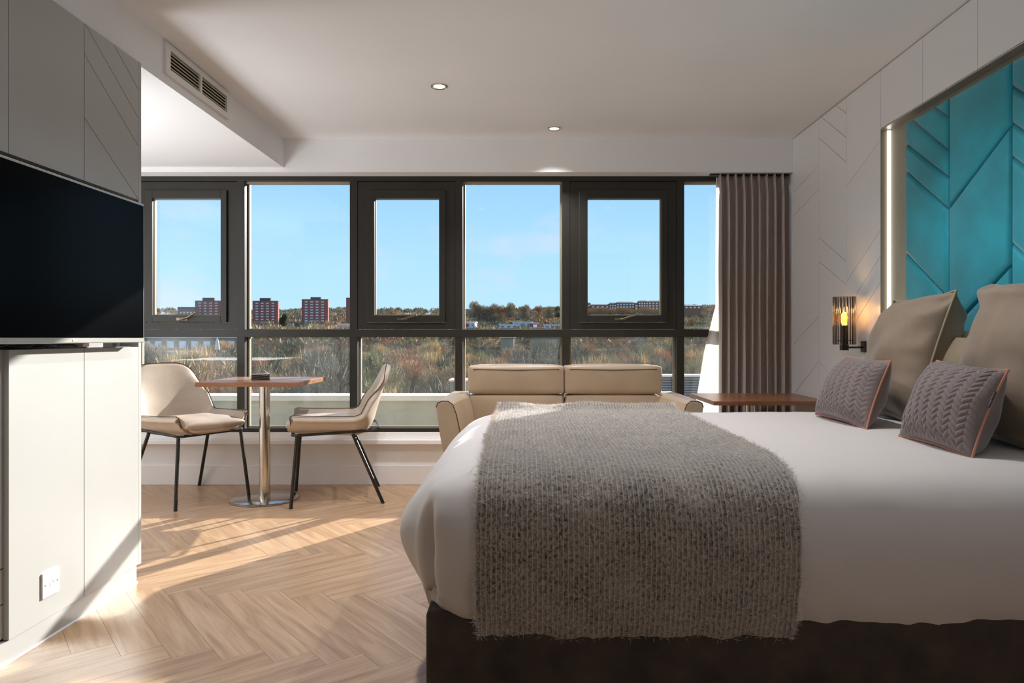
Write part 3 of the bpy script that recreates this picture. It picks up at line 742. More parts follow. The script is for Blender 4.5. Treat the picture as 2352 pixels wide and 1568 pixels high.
# fine loose fibres on the throw
rng = np.random.default_rng(3); VA = np.array(verts)
fv, ff = [], []
def fibre(p, d, L_, wd):
    p = Vector(p); d = Vector(d); s_ = d.cross(Vector(rng.normal(size=3))).normalized()*wd
    k = len(fv); bend = Vector(rng.normal(size=3))*L_*.35
    fv.extend([tuple(p-s_), tuple(p+s_), tuple(p+d*L_*.6+bend*.5+s_*.7), tuple(p+d*L_*.6+bend*.5-s_*.7), tuple(p+d*L_+bend)])
    ff.extend([(k, k+1, k+2, k+3), (k+3, k+2, k+4)])
for _ in range(62000):
    i = int(rng.integers(0, NT)); j = int(rng.integers(0, NS))
    u = rng.random()
    if u < .18: j = 0 if rng.random() < .5 else NS-1
    elif u < .26: i = 0
    p = VA[i*NS+j]+rng.normal(size=3)*[.003, .003, .001]; n0 = nor[i]
    flat = rng.normal(size=3)*.9; flat -= np.array([0, n0[0], n0[1]])*np.dot(flat, [0, n0[0], n0[1]])
    d = Vector((flat[0], flat[1]+n0[0]*.45, flat[2]+n0[1]*.45)).normalized()
    if j == 0 and u < .18: d = (d+Vector((-.8, 0, 0))).normalized()
    if j == NS-1 and u < .18: d = (d+Vector((.8, 0, 0))).normalized()
    if i == 0 and u < .26: d = (d+Vector((0, -.2, -.8))).normalized()
    fibre(p, d, float(rng.uniform(.006, .014)), .00035)
obj('loose_fibres', (fv, [], ff), 'fuzz', th, kind='stuff')

# pillows behind, big cushions, quilted cushions
o, _, _ = pillow('pillow', [(1.615, 2.80, .70), (1.60, 2.05, .70), (1.655, 2.05, 1.035), (1.665, 2.80, 1.035)], .055, 'linen', nu=50, nv=30, wr_=.008, seed=4)
tag(o, 'white bed pillow standing against the headboard behind the brown cushions', 'pillow')
o, _, _ = pillow('pillow', [(1.53, 2.72, .70), (1.50, 2.08, .70), (1.595, 2.08, 1.008), (1.61, 2.72, 1.008)], .05, 'sham', nu=50, nv=30, wr_=.010, seed=8)
tag(o, 'olive-brown pillow between the two big cushions, in front of the white one', 'pillow')
o, _, _ = pillow('cushion', [(1.46, 2.985, .685), (1.42, 2.485, .675), (1.585, 2.505, 1.175), (1.615, 2.985, 1.165)], .11, 'taupe', nu=80, nv=80, pu=.08, pv=.07, ex=.46, wr_=.020, seed=1, pipe='taupepipe', pr=.004, half=1.25)
tag(o, 'large square taupe velvet cushion farther from the camera, beside the wall lamp', 'cushion', 'large taupe cushions')
o, _, _ = pillow('cushion', [(1.43, 2.285, .685), (1.40, 1.80, .675), (1.56, 1.82, 1.18), (1.575, 2.305, 1.178)], .115, 'taupe', nu=80, nv=80, pu=.07, pv=.07, ex=.46, wr_=.020, seed=6, pipe='taupepipe', pr=.004, half=1.2)
tag(o, 'large square taupe velvet cushion cut by the photo edge, behind the tagged cushion', 'cushion', 'large taupe cushions')
o, _, _ = pillow('cushion', [(1.195, 2.80, .688), (1.185, 2.365, .682), (1.285, 2.395, .918), (1.315, 2.79, .925)], .085, 'quilt', nu=190, nv=110, pu=.07, pv=.06, ex=.5, quilt=.0055, wr_=.005, seed=2, pipe='peach', pr=.0038, half=1.1)
tag(o, 'small mauve-grey quilted cushion farther from the camera, in front of the far big cushion', 'cushion', 'small quilted cushions')
o, P, nrm = pillow('cushion', [(1.20, 2.185, .686), (1.20, 1.83, .676), (1.315, 1.855, .912), (1.345, 2.225, .925)], .088, 'quilt', nu=190, nv=110, pu=.07, pv=.06, ex=.5, quilt=.0055, wr_=.005, seed=3, pipe='peach', pr=.0038, half=1.1)
tag(o, 'small mauve-grey quilted cushion with black fabric tag on its peach piping', 'cushion', 'small quilted cushions')
# black tag wrapped over the piping
a, c = P(1, .12), P(1, .48); ax = (c-a).normalized(); sd_ = ax.cross(nrm).normalized()
bm = B(); prism(bm, [(0, -.012), ((c-a).length, -.012), ((c-a).length, .0075), (0, .0075)], lambda u, v_, d: a+ax*u+sd_*v_+nrm*(d+.0055), 0, .0015)
tg = obj('fabric_tag', bm, 'black', o)
bm = B(); ll = (c-a).length
for k, (u0, u1) in enumerate(((.06, .09), (.13, .16), (.20, .23), (.27, .30), (.34, .37), (.42, .46), (.50, .94))):
    prism(bm, [(u0*ll, -.0013), (u1*ll, -.0013), (u1*ll, .0028 if k < 6 else .0), (u0*ll, .0028 if k < 6 else .0)], lambda u, v_, d: a+ax*u+sd_*v_+nrm*(d+.0068), 0, .0012)
obj('tag_lettering', bm, 'tagtext', tg)

# ------------------------------------------------------------------ wall lamp
YS = onR(1984)[1]; sxc, syc = 1.664, YS; zt_, zb_ = 1.215, .966
wl = wempty('wall_lamp', (xr(YS), YS, .95), label='bronze wall lamp with ribbed smoked glass shade and glowing amber bulb', cat='wall lamp')
obj('back_plate', box(B(), (xr(YS)-.012, YS-.032, .926), (xr(YS)-.0005, YS+.012, .984)), 'bronze', wl, mods={'bevel': .002}, smooth=True)
obj('arm', box(B(), (sxc, syc-.006, .946), (xr(YS)-.01, syc+.006, .956)), 'bronze', wl)
obj('arm_block', box(B(), (sxc-.018, syc-.016, .936), (sxc+.016, syc+.016, .966)), 'bronze', wl, mods={'bevel': .0015}, smooth=True)
bm = B(); solid_lathe(bm, [(.030, .984), (.040, .986), (.040, .989), (.030, .990)], (sxc, syc, 0), 32); obj('gallery_ring', bm, 'bronze', wl)
bm = B(); solid_lathe(bm, [(.012, .966), (.012, 1.0), (.017, 1.0), (.017, 1.062), (.014, 1.066)], (sxc, syc, 0), 24); obj('bulb_holder', bm, 'bronze', wl, smooth=False)
for k in range(20):
    a = 2*math.pi*k/20; px_, py_ = sxc+.049*math.cos(a), syc+.049*math.sin(a)
    obj('glass_rod', solid_lathe(B(), [(.0050, zb_), (.0074, zb_+.004), (.0074, zt_-.004), (.0050, zt_)], (px_, py_, 0), 12), 'smoked', wl, smooth=True)
bm = B(); lathe(bm, [(.001, 1.135), (.009, 1.132), (.015, 1.120), (.017, 1.105), (.015, 1.085), (.010, 1.066)], (sxc, syc, 0), 24)
bulb = obj('bulb', bm, 'bulb', wl, smooth=True)
pd = bpy.data.lights.new('bulb_light', 'POINT'); pd.energy = .9; pd.color = (1, .55, .18); pd.shadow_soft_size = .02
po = bpy.data.objects.new('bulb_light', pd); col.objects.link(po); po.location = (sxc, syc-.0, 1.145)

# ------------------------------------------------------------------ curtain
cu = wempty('curtain', (1.55, 4.61, 1.2), label='floor-facing taupe pleated curtain gathered beside the window', cat='curtain')
cu['label'] = 'taupe pleated curtain drawn to the end of the window by the panelled wall'
CX0, CX1, CZ0, CZ1 = 1.302, 1.772, .330, 2.102
nf = 9; NU, NV = 260, 60; verts = []; faces = []
rc = random.Random(5); ph = [rc.uniform(-.25, .25) for _ in range(nf+2)]; am = [rc.uniform(.75, 1.2) for _ in range(nf+2)]
for j in range(NV+1):
    tz = j/NV; z = CZ0+(CZ1-CZ0)*tz; top = sm((tz-.90)/.10)
    for i in range(NU+1):
        u = i/NU; f = u*nf; k = int(f); fr_ = f-k
        a_ = am[k]*(1-fr_)+am[k+1]*fr_; p_ = ph[k]*(1-fr_)+ph[k+1]*fr_
        wv_ = math.sin(2*math.pi*(f+p_*(1-tz)*.8))
        wsh = math.copysign(abs(wv_)**.75, wv_)
        pinch = math.sin(2*math.pi*f*2)*top*.35
        y = 4.606-.034*a_*(wsh*(1-.45*top)+pinch)
        y = min(max(y, 4.566), 4.648)
        x = CX0+(CX1-CX0)*u+.017*math.sin(2*math.pi*f*1.0+1.2)*(1-.6*top)+.004*mnoise.noise(Vector((u*9, tz*3, 0)))
        verts.append((x, y, z))
for j in range(NV):
    for i in range(NU): k = j*(NU+1)+i; faces.append((k, k+1, k+NU+2, k+NU+1))
obj('drape', (verts, [], faces), 'curtain', cu, smooth=True, mods={'solid': (.002, 1)})
verts = []; faces = []; NU, NV = 14, 40
for j in range(NV+1):
    tz = j/NV; z = CZ0+(CZ1-.01-CZ0)*tz
    xl = interp(z, [.33, .62, .90, 1.16, 1.22, 2.1], [1.12, 1.175, 1.22, 1.285, 1.302, 1.304])
    for i in range(NU+1):
        u = i/NU; verts.append((xl+(1.325-xl)*u, 4.652-.006*math.sin(u*7+z*3)-.010*u, z))
for j in range(NV):
    for i in range(NU): k = j*(NU+1)+i; faces.append((k, k+1, k+NU+2, k+NU+1))
obj('lining', (verts, [], faces), 'lining', cu, smooth=True, label='white curtain lining flaring towards the glass')
obox('track', (1.25, 4.59, 2.096), (1.78, 4.62, 2.106), 'black', cu)

# ------------------------------------------------------------------ tables
def ped_table(name, cx, cy, zt, x0, x1, y0, y1, th_, top, label):
    e = wempty(name, (cx, cy, 0), label=label, cat='table')
    obj('tabletop', box(B(), (x0, y0, zt-th_), (x1, y1, zt)), top, e, mods={'bevel': .0015}, smooth=True)
    obj('pedestal', solid_lathe(B(), [(.0325, .012), (.0325, zt-th_-.006)], (cx, cy, 0), 40), 'steel', e, smooth=True)
    obj('mounting_plate', solid_lathe(B(), [(.09, zt-th_-.007), (.09, zt-th_)], (cx, cy, 0), 40), 'steel', e)
    bm = B(); solid_lathe(bm, [(.198, 0), (.203, .004), (.203, .008), (.196, .012), (.05, .0155), (.034, .016)], (cx, cy, 0), 72); obj('base', bm, 'steel', e, smooth=True)
    return e
ped_table('bistro_table', -1.612, 4.235, .745, -1.897, -1.305, 3.925, 4.485, .026, 'tabletop', 'square wooden cafe table on a steel pedestal between the two cream chairs')
ped_table('side_table', 1.40, 4.21, .637, 1.085, 1.762, 3.915, 4.50, .024, 'walnut', 'low walnut table beyond the bed in front of the curtain')
for k in range(5):
    c_ = wempty('coaster', (-1.622, 4.2, .745), label=['square dark coaster at the bottom of the stack on the cafe table', 'square dark coaster second from the bottom of the cafe table stack', 'square dark coaster in the middle of the cafe table stack', 'square dark coaster second from the top of the cafe table stack', 'square pale-faced coaster on top of the cafe table stack'][k], cat='coaster', group='stack of coasters')
    a = math.radians([18, 12, 20, 10, 22][k]); z = .7455+k*.0068
    R_ = Matrix.Rotation(a, 4, 'Z'); bm = B(); box(bm, (-.052, -.045, 0), (.052, .045, .0052)); bmesh.ops.transform(bm, matrix=Matrix.Translation((-1.622, 4.20, z)) @ R_, verts=bm.verts)
    obj('board', bm, 'coaster', c_, mods={'bevel': .0008}, smooth=False)
    bm = B(); box(bm, (-.050, -.043, .0052), (.050, .043, .0060)); bmesh.ops.transform(bm, matrix=Matrix.Translation((-1.622, 4.20, z)) @ R_, verts=bm.verts)
    obj('top_face', bm, 'coastertop', c_)

# ------------------------------------------------------------------ chairs
def make_chair():
    ch = empty('dining_chair', label='cream leather tub chair', cat='chair', group='cream leather chairs at the cafe table')
    ss = [0, .05, .12, .25, .42, .50, .56, .62, .70, .80, .90, 1.0]
    U = [.300, .292, .26, .16, -.02, -.105, -.155, -.185, -.205, -.235, -.262, -.292]
    Z = [.438, .458, .464, .456, .444, .440, .456, .498, .575, .670, .755, .838]
    Wd = [.215, .232, .240, .250, .256, .260, .263, .262, .257, .248, .238, .222]
    LFT = [.030, .072, .080, .082, .088, .092, .085, .050, .02, .0, .0, .0]
    FW = [0, 0, 0, 0, 0, .015, .035, .055, .052, .044, .036, .026]
    n1, n2 = 48, 30; verts = []; faces = []; rim = []
    for i in range(n1+1):
        s_ = i/n1; u, z, w_, lf, fw = [interp(s_, ss, q) for q in (U, Z, Wd, LFT, FW)]
        for j in range(n2+1):
            v_ = -1+2*j/n2; av = abs(v_); q = sm((av-.62)/.38)
            q2 = av**2.4
            zz = z+lf*q; uu = u+fw*q2
            ktop = sm((s_-.72)/.28); zz -= ktop*.095*av**4.5; ww = w_
            if s_ < .1: uu -= (1-s_/.1)*.035*av**4
            verts.append((uu, v_*ww-(0.010*q*math.copysign(1, v_) if s_ < .55 else 0), zz))
    for i in range(n1):
        for j in range(n2): k = i*(n2+1)+j; faces.append((k, k+1, k+n2+2, k+n2+1))
    sh = obj('shell', (verts, [], faces), 'leather', ch, smooth=True, mods={'solid': (.036, -1), 'subsurf': 1})
    # dark seam line round the rim
    V = lambda i, j: Vector(verts[i*(n2+1)+j])
    loop = [V(i, 0) for i in range(0, n1+1, 2)]+[V(n1, j) for j in range(2, n2, 2)]+[V(i, n2) for i in range(n1, -1, -2)]
    cen = Vector((-.02, 0, .55))
    off = []
    for p in loop:
        d = (p-Vector((.05, 0, max(.47, p.z-.02)))).normalized(); off.append(p+d*.003)
    obj('piping', tube(B(), off, .0028, 6), 'seam', ch, smooth=True)
    pillow('seat_cushion', [(.300, -.192, .478), (.300, .192, .478), (-.165, .210, .474), (-.165, -.210, .474)], .040, 'leather', ch, nu=40, nv=40, pu=-.02, pv=-.03, ex=.30, wr_=.004, seed=11, boxy=4)
    for s_ in (1, -1):
        obj('leg', tube(B(), [(.235, .205*s_, .428), (.268, .243*s_, 0)], .0105, 8), 'blackmetal', ch, smooth=False)
        obj('leg', tube(B(), [(-.085, .200*s_, .418), (-.262, .243*s_, 0)], .0105, 8), 'blackmetal', ch, smooth=False)
    fr_ = [(.262, -.19, .424), (.262, .19, .424), (.235, .215, .424), (-.20, .222, .440), (-.238, .19, .452), (-.244, 0, .455), (-.238, -.19, .452), (-.20, -.222, .440), (.235, -.215, .424)]
    obj('frame', tube(B(), fr_, .0085, 8, closed=True), 'blackmetal', ch, smooth=False)
    return ch
c1_ = make_chair(); c1_.location = (-1.173, 4.299, 0); c1_.rotation_euler = (0, 0, math.atan2(-.262, -.965))
c1_['label'] = 'cream leather tub chair between the cafe table and the sofa, seen side on'
c2_ = copy_tree(c1_); c2_.location = (-2.115, 4.289, 0); c2_.rotation_euler = (0, 0, math.atan2(-.53, .85))
c2_['label'] = 'cream leather tub chair beside the cabinet wall, sunlit on its backrest'

# ------------------------------------------------------------------ sofa
so_ = wempty('sofa', (.232, 3.9, 0), label='two-seat cream leather sofa with low headrests under the window', cat='sofa')
SC = .235
def rb(name, a, b_, m_, r_=.03, parent=so_, puff=0):
    bm = B(); box(bm, a, b_)
    bmesh.ops.subdivide_edges(bm, edges=bm.edges, cuts=9, use_grid_fill=True)
    c_ = [(p+q)/2 for p, q in zip(a, b_)]; h_ = [(q-p)/2 for p, q in zip(a, b_)]
    for v_ in bm.verts:
        l = [(v_.co[i]-c_[i])/h_[i] for i in range(3)]
        # round the box
        inner = [h_[i]-r_ for i in range(3)]; q = Vector([max(-inner[i], min(inner[i], l[i]*h_[i])) for i in range(3)]); d = Vector([l[i]*h_[i] for i in range(3)])-q
        if d.length > 1e-6: d = d.normalized()*r_
        p = q+d
        for i in range(3):
            j, k = (i+1) % 3, (i+2) % 3
            p[i] += math.copysign(puff, l[i])*(1-l[j]**2)*(1-l[k]**2)*abs(l[i])**3
        v_.co = Vector(c_)+p
    return obj(name, bm, m_, parent, smooth=True)
for s_ in (-1, 1):
    xa, xb = (SC-.568, SC-.0015) if s_ < 0 else (SC+.0015, SC+.575)
    hr = rb('headrest', (xa, 4.02, .668), (xb, 4.20, .838), 'sofaleather', .019, puff=.007)
    bm = B(); tube(bm, [(xa+.03, 4.020, .815), ((xa+xb)/2, 4.014, .812), (xb-.03, 4.020, .815)], .0022, 6); obj('stitch_line', bm, 'seam', hr)
    rb('backrest', (xa+.004, 4.015, .34), (xb-.004, 4.24, .664), 'sofaleather', .019, puff=.007)
    rb('seat_cushion', (xa, 3.50, .26), (xb, 4.06, .42), 'sofaleather', .03, puff=.012)
rb('seat_base', (SC-.60, 3.53, .09), (SC+.60, 4.25, .28), 'sofaleather', .02)
def arm(side):
    prof_ = [(-.469, .640), (-.462, .662), (-.440, .673), (-.405, .672), (-.382, .655), (-.362, .60), (-.345, .52), (-.332, .42), (-.325, .25), (-.330, .09), (-.392, .09), (-.405, .20), (-.425, .36), (-.450, .50)]
    bm = B(); rings = []
    for y, k, o_ in ((3.552, .94, 0), (3.556, .985, 0), (3.566, 1, 0), (3.75, 1, .002), (3.95, 1, .002), (4.12, 1, 0), (4.215, 1, 0), (4.232, .97, 0), (4.238, .90, 0)):
        cxx = -.395; czz = .38; rg = []
        for ip, (x, z) in enumerate(prof_):
            if 3 <= ip <= 8: x = x+.050*sm((y-3.56)/.42)
            xx = cxx+(x-cxx)*k; z2 = czz+(z-czz)*(1-(1-k)*.35)
            xx = xx+SC-.2275 if side < 0 else SC*2+.0-(xx+SC-.2275)
            rg.append(bm.verts.new((xx, y, z2+o_)))
        rings.append(rg)
    n_ = len(prof_)
    for a, c in zip(rings, rings[1:]):
        for k in range(n_): bm.faces.new((a[k], a[(k+1) % n_], c[(k+1) % n_], c[k]))
    bm.faces.new(rings[0]); bm.faces.new(rings[-1][::-1])
    o = obj('armrest', bm, 'sofaleather', so_, smooth=True, mods={'bevel': .004})
    pts = [rings_ for rings_ in prof_[:9]]
    pl = []
    for x, z in prof_[:9]:
        xx = -.395+(x+.395)*.985; xx = xx+SC-.2275 if side < 0 else SC*2-(xx+SC-.2275); pl.append((xx, 3.555, .38+(z-.38)*.995))
    obj('seam_piping', tube(B(), pl, .003, 6), 'seam', o)
arm(-1); arm(1)
for x in (SC-.55, SC+.55):
    for y in (3.60, 4.18): obj('leg', solid_lathe(B(), [(.016, 0), (.022, .092)], (x, y, 0), 16), 'blackmetal', so_)

# ------------------------------------------------------------------ outside: terrace and parapet
tf = obox('ground_terrace', (-14, 4.95, -.32), (14, 9.6, -.22), 'terracefloor', kind='structure')
pw = empty('wall_parapet', kind='structure')
obox('wall', (-14, 7.0, -.22), (.45, 7.25, .36), 'paleconcrete', pw); obox('coping', (-14, 6.95, .36), (.50, 7.30, .412), 'concrete', pw, bevel=.004)
lv = wempty('louvred_screen', (2.2, 9, 0), label='grey louvred plant screen with pale coping outside the window', cat='screen')
obox('coping', (1.15, 8.9, .49), (5.5, 9.2, .516), 'concrete', lv)
obox('back_panel', (1.15, 9.12, -.2), (5.5, 9.15, .49), 'winblue', lv)
for k in range(11): obox('slat', (1.2, 8.95, .455-k*.033), (5.5, 9.05, .470-k*.033), 'greymetal', lv)
rv = wempty('roof_unit', (-.75, 9, 0), label='small grey rooftop unit with pale lid beyond the parapet', cat='vent unit')
obox('body', (-.98, 9.0, -.2), (-.45, 9.4, .43), 'greymetal', rv); obox('lid', (-1.0, 8.98, .43), (-.43, 9.42, .45), 'concrete', rv)

# terrain
tprof = [(9.7, -14), (60, -12), (150, -10), (300, -4), (600, 4), (700, 8), (1000, 32), (1400, 50), (2200, 60)]
def gz(x, y):
    z = interp(y, [p[0] for p in tprof], [p[1] for p in tprof])
    side = interp(x/y, [-.6, -.35, -.1, .1, .3, .6], [-.2, 0, .0, .55, .62, .5])
    z += side*max(0, y-500)*.022
    z += mnoise.noise(Vector((x*.006, y*.006, 0)))*min(6, y*.008)
    return z
verts, faces = [], []
gy = [9.7]+list(np.geomspace(20, 2400, 60)); gn = 60
for y in gy:
    for i in range(gn+1):
        x = (-1.1+2.2*i/gn)*max(y, 30)*1.0; verts.append((x, y, gz(x, y)))
for j in range(len(gy)-1):
    for i in range(gn): k = j*(gn+1)+i; faces.append((k, k+1, k+gn+2, k+gn+1))
obj('terrain', (verts, [], faces), 'hill', kind='structure', smooth=True)

# trees
def tree_mesh(name, kinds, n_, rw, seed, up=.55, twig=.055, lobes=7, H=8.0):
    rg = np.random.default_rng(seed); fv, ff, mi = [], [], []
    def blade(p, d, L_, wd, m_):
        s_ = d.cross(Vector(rg.normal(size=3))).normalized()*wd; k = len(fv)
        fv.extend([tuple(p-s_), tuple(p+s_), tuple(p+d*L_)]); ff.append((k, k+1, k+2)); mi.append(m_)
    L_ = [(Vector((rg.uniform(-1, 1)*rw*.62, rg.uniform(-1, 1)*rw*.62, H*rg.uniform(.42, .80))), rg.uniform(.28, .48)*rw) for _ in range(lobes)]
    for (c_, r_) in L_:      # boughs
        a = Vector((0, 0, H*.12)); d = c_-a; s_ = d.cross(Vector((.3, .7, .1))).normalized()*.10; k = len(fv)
        fv.extend([tuple(a-s_*1.6), tuple(a+s_*1.6), tuple(c_+s_*.4), tuple(c_-s_*.4)]); ff.append((k, k+1, k+2, k+3)); mi.append(1)
    for q in range(n_):
        c_, r_ = L_[int(rg.integers(0, lobes))]
        v_ = Vector(rg.normal(size=3)).normalized(); rr = r_*(.35+.65*rg.random()**.5)
        p = c_+Vector((v_.x*rr, v_.y*rr, v_.z*rr*1.25)); 
        if p.z < .3: p.z = .3
        d = (v_*.8+Vector((0, 0, up))+Vector(rg.normal(size=3))*.35).normalized()
        blade(p, d, rg.uniform(.5, 1.3), twig*rg.uniform(.6, 1.5), 0 if rg.random() < .8 else 1)
    for q in range(n_//5):
        p = Vector((rg.normal()*rw*.45, rg.normal()*rw*.45, 0)); d = Vector((rg.normal()*.15, rg.normal()*.15, 1)).normalized(); blade(p, d, H*rg.uniform(.3, .6), twig, 1)
    me = bpy.data.meshes.new(name); me.from_pydata(fv, [], ff)
    for k in kinds: me.materials.append(M[k])
    me.polygons.foreach_set('material_index', mi); me.update(); return me
vars_ = [tree_mesh('crown', ('twigbrown', 'twiggrey'), 2600, 3.4, 1), tree_mesh('crown', ('twigolive', 'twiggrey'), 2600, 3.6, 2), tree_mesh('crown', ('twiggold', 'twigbrown'), 2400, 3.2, 3, up=1.2),
         tree_mesh('crown', ('twiggrey', 'twigdark'), 2600, 3.7, 4), tree_mesh('crown', ('twigrust', 'twigbrown'), 2400, 3.2, 5), tree_mesh('crown', ('twigdark', 'twigolive'), 2600, 3.0, 6)]
labs = ['bare brown-twigged tree in the wood below the window', 'olive-tinged bare tree in the wood below the window', 'golden upright bare tree in the wood below the window',
        'grey bare tree in the wood below the window', 'rusty brown bare tree in the wood below the window', 'dark ivy-clad tree in the wood below the window']
grps = ['brown woodland trees', 'olive woodland trees', 'golden woodland trees', 'grey woodland trees', 'rusty woodland trees', 'dark woodland trees']
rt = random.Random(12)
def tree(x, y, s_, k, ztop=None, label=None, group=None, zbase=None):
    o = bpy.data.objects.new('woodland_tree', vars_[k]); col.objects.link(o)
    zb = gz(x, y)-.3 if zbase is None else zbase
    o.location = (x, y, zb); o.scale = (s_, s_, s_*rt.uniform(.9, 1.15)); o.rotation_euler = (0, 0, rt.uniform(0, 6.28))
    tag(o, label or labs[k], 'tree', group or grps[k]); return o
cnt = 0
for (ya, yb, n_, ta, tb) in ((38, 52, 30, -4.6, -2.6), (52, 72, 46, -3.4, -.6), (72, 100, 56, -1.4, .2), (100, 140, 56, -.4, .5), (140, 190, 44, .3, 1.2)):
    for i in range(n_):
        y = ya+(yb-ya)*rt.random(); x = y*(-.62+(1.02)*((i+rt.random())/n_))
        g = gz(x, y); topz = 1+rt.uniform(ta, tb)-1; s_ = max(.5, (topz-g)/9.2)
        tree(x, y, s_, rt.choice([0, 0, 1, 1, 2, 3, 4, 5])); cnt += 1
# far woodland on the hills: too many and too small to count
def far_wood():
    rg = np.random.default_rng(9); fv, ff, mi = [], [], []
    def blob(c_, r_, h_, m_):
        for q in range(46):
            v_ = Vector(rg.normal(size=3)).normalized()
            if v_.z < -.2: v_.z = -v_.z
            p = c_+Vector((v_.x*r_*.8, v_.y*r_*.8, h_*.45+v_.z*h_*.42)); d = (v_+Vector((0, 0, .5))+Vector(rg.normal(size=3))*.4).normalized()
            s_ = d.cross(Vector(rg.normal(size=3))).normalized()*r_*.13; k = len(fv)
            fv.extend([tuple(p-s_), tuple(p+s_), tuple(p+d*r_*.55)]); ff.append((k, k+1, k+2)); mi.append(m_ if rg.random() < .75 else 0)
    for q in range(5200):
        y = float(rg.uniform(230, 1150)); x = y*float(rg.uniform(-.62, .36)); r_ = float(rg.uniform(3.0, 6.5)); z = gz(x, y)
        if y < 620 and 776-1568*(z+2*r_-1)/y < 742: continue
        blob(Vector((x, y, z)), r_, r_*1.7, int(rg.choice([0, 1, 2, 3, 4, 4, 5])))
    me = bpy.data.meshes.new('far_woodland'); me.from_pydata(fv, [], ff)
    for k in ('twigbrown', 'twigolive', 'twiggrey', 'twigrust', 'twiggrey', 'twiggold'): me.materials.append(M[k])
    me.polygons.foreach_set('material_index', mi); me.update()
    o = bpy.data.objects.new('far_woodland', me); col.objects.link(o); tag(o, 'distant brown woodland covering the hillside beyond the towers', 'woodland', kind='stuff')
far_wood()

# towers
def tower(x0, x1, yt, D, pent, label, cols=4, x_in=(.17, .80), floors=11, group='red brick tower blocks', sliver=False):
    a, c = onY(x0, yt, D), onY(x1, yt, D); w_ = c.x-a.x; zt = a.z; g = gz((a.x+c.x)/2, D)-3
    e = wempty('tower_block', ((a.x+c.x)/2, D, g), label=label, cat='tower block', group=group)
    obox('wall', (a.x, D, g), (c.x, D+3.5, zt), 'brick', e)
    obox('parapet', (a.x-.1, D-.1, zt-.5), (c.x+.1, D+3.6, zt), 'roofcap', e)
    if pent:
        p, q = onY(pent[0], pent[2], D), onY(pent[1], pent[2], D); obox('plant_room', (p.x, D+1, zt), (q.x, D+3.2, p.z), 'roofcap', e)
    fh = 2.75; first_ = None
    for f in range(floors):
        z = zt-2.6-f*fh
        if z < g+1: break
        for k in range(cols):
            x = a.x+w_*(x_in[0]+(x_in[1]-x_in[0])*(k/(cols-1) if cols > 1 else .5))
            if first_ is None:
                bm = B(); box(bm, (-1.25, -.18, -.5), (-.12, 0, .5)); box(bm, (.12, -.18, -.5), (1.25, 0, .5)); first_ = obj('window', bm, 'winwhite', e)
                first_.location = (x, D, z)
            else:
                o = first_.copy(); col.objects.link(o); o.location = (x, D, z)
    return e
tower(448, 509, 690, 700, (464, 491, 683.5), 'red brick tower block seen through the casement beside the cabinet wall')
tower(580, 638.5, 690.5, 700, (595.5, 620.5, 684), 'red brick tower block with trees at its foot, beside the frame mullion')
tower(693, 753, 687, 690, (712.5, 736, 682), 'red brick tower block standing full height in the middle of its pane')
tower(795, 848, 683.5, 690, None, 'red brick tower block mostly hidden behind the window frame', x_in=(.35, .9))
e = wempty('apartment_block', (onY(424, 705, 690).x, 690, 0), label='lower brown apartment block adjoining the first red tower', cat='building')
a, c = onY(409, 705, 690), onY(447, 705, 690); obox('wall', (a.x, 690, 0), (c.x, 702, a.z-2.2), 'housebrick', e); obox('roof', (a.x-.3, 689.5, a.z-2.2), (c.x, 702, a.z), 'slate', e)
for k in range(4): obox('window', (a.x+2+k*3.4, 689.7, a.z-6.4), (a.x+3.7+k*3.4, 690, a.z-4.8), 'winwhite', e)
e = wempty('office_tower', (onY(518, 695, 900).x, 900, 0), label='slim grey office tower at the edge of the casement glass', cat='building')
a, c = onY(515, 695, 900), onY(530, 695, 900); obox('wall', (a.x, 900, 10), (c.x, 910, a.z), 'stonewall', e); obox('roof', (a.x-.2, 899.7, a.z), (c.x, 910, a.z+1), 'slate', e)
# arched bridge
e = wempty('arched_bridge', (onY(380, 715, 1200).x, 1200, 30), label='thin steel arches of a bridge on the skyline', cat='bridge')
for (xa, xb, tp) in ((360, 384, 714.5), (393, 417, 715.5)):
    pts = [onY(xa+(xb-xa)*k/10, 722-(722-tp)*math.sin(math.pi*k/10), 1200) for k in range(11)]; obj('arch', tube(B(), pts, .35, 6), 'greymetal', e)
# terraced houses on the ridge
def house(x0, x1, yt, D, wallh, m_, label, roofm='slate', name='house', group=None, nwin=3, roofpx=5, hip=True, fl=1):
    a, c = onY(x0, yt, D), onY(x1, yt, D); rh = roofpx*D/F; zt = a.z-rh; zb_ = zt-wallh; w_ = c.x-a.x; dep = max(8, w_*.6)
    e = wempty(name, ((a.x+c.x)/2, D, zb_), label=label, cat='house', group=group)
    obox('wall', (a.x, D, zb_-6), (c.x, D+dep, zt), m_, e)
    bm = B(); iz = min(w_*.18, rh*1.2) if hip else 0
    v = [bm.verts.new(p) for p in ((a.x-.4, D-.5, zt), (c.x+.4, D-.5, zt), (c.x+.4, D+dep+.5, zt), (a.x-.4, D+dep+.5, zt), (a.x+iz, D+dep/2, zt+rh), (c.x-iz, D+dep/2, zt+rh))]
    for f in ((0, 1, 5, 4), (2, 3, 4, 5), (1, 2, 5), (3, 0, 4), (3, 2, 1, 0)): bm.faces.new([v[i] for i in f])
    obj('roof', bm, roofm, e)
    for r_ in range(fl):
        for k in range(nwin):
            x = a.x+w_*(k+.5)/nwin; ww = min(1.2, w_/nwin*.28); obox('window', (x-ww, D-.15, zt-2.6-r_*2.8), (x+ww, D, zt-1.2-r_*2.8), 'winwhite', e)
    return e
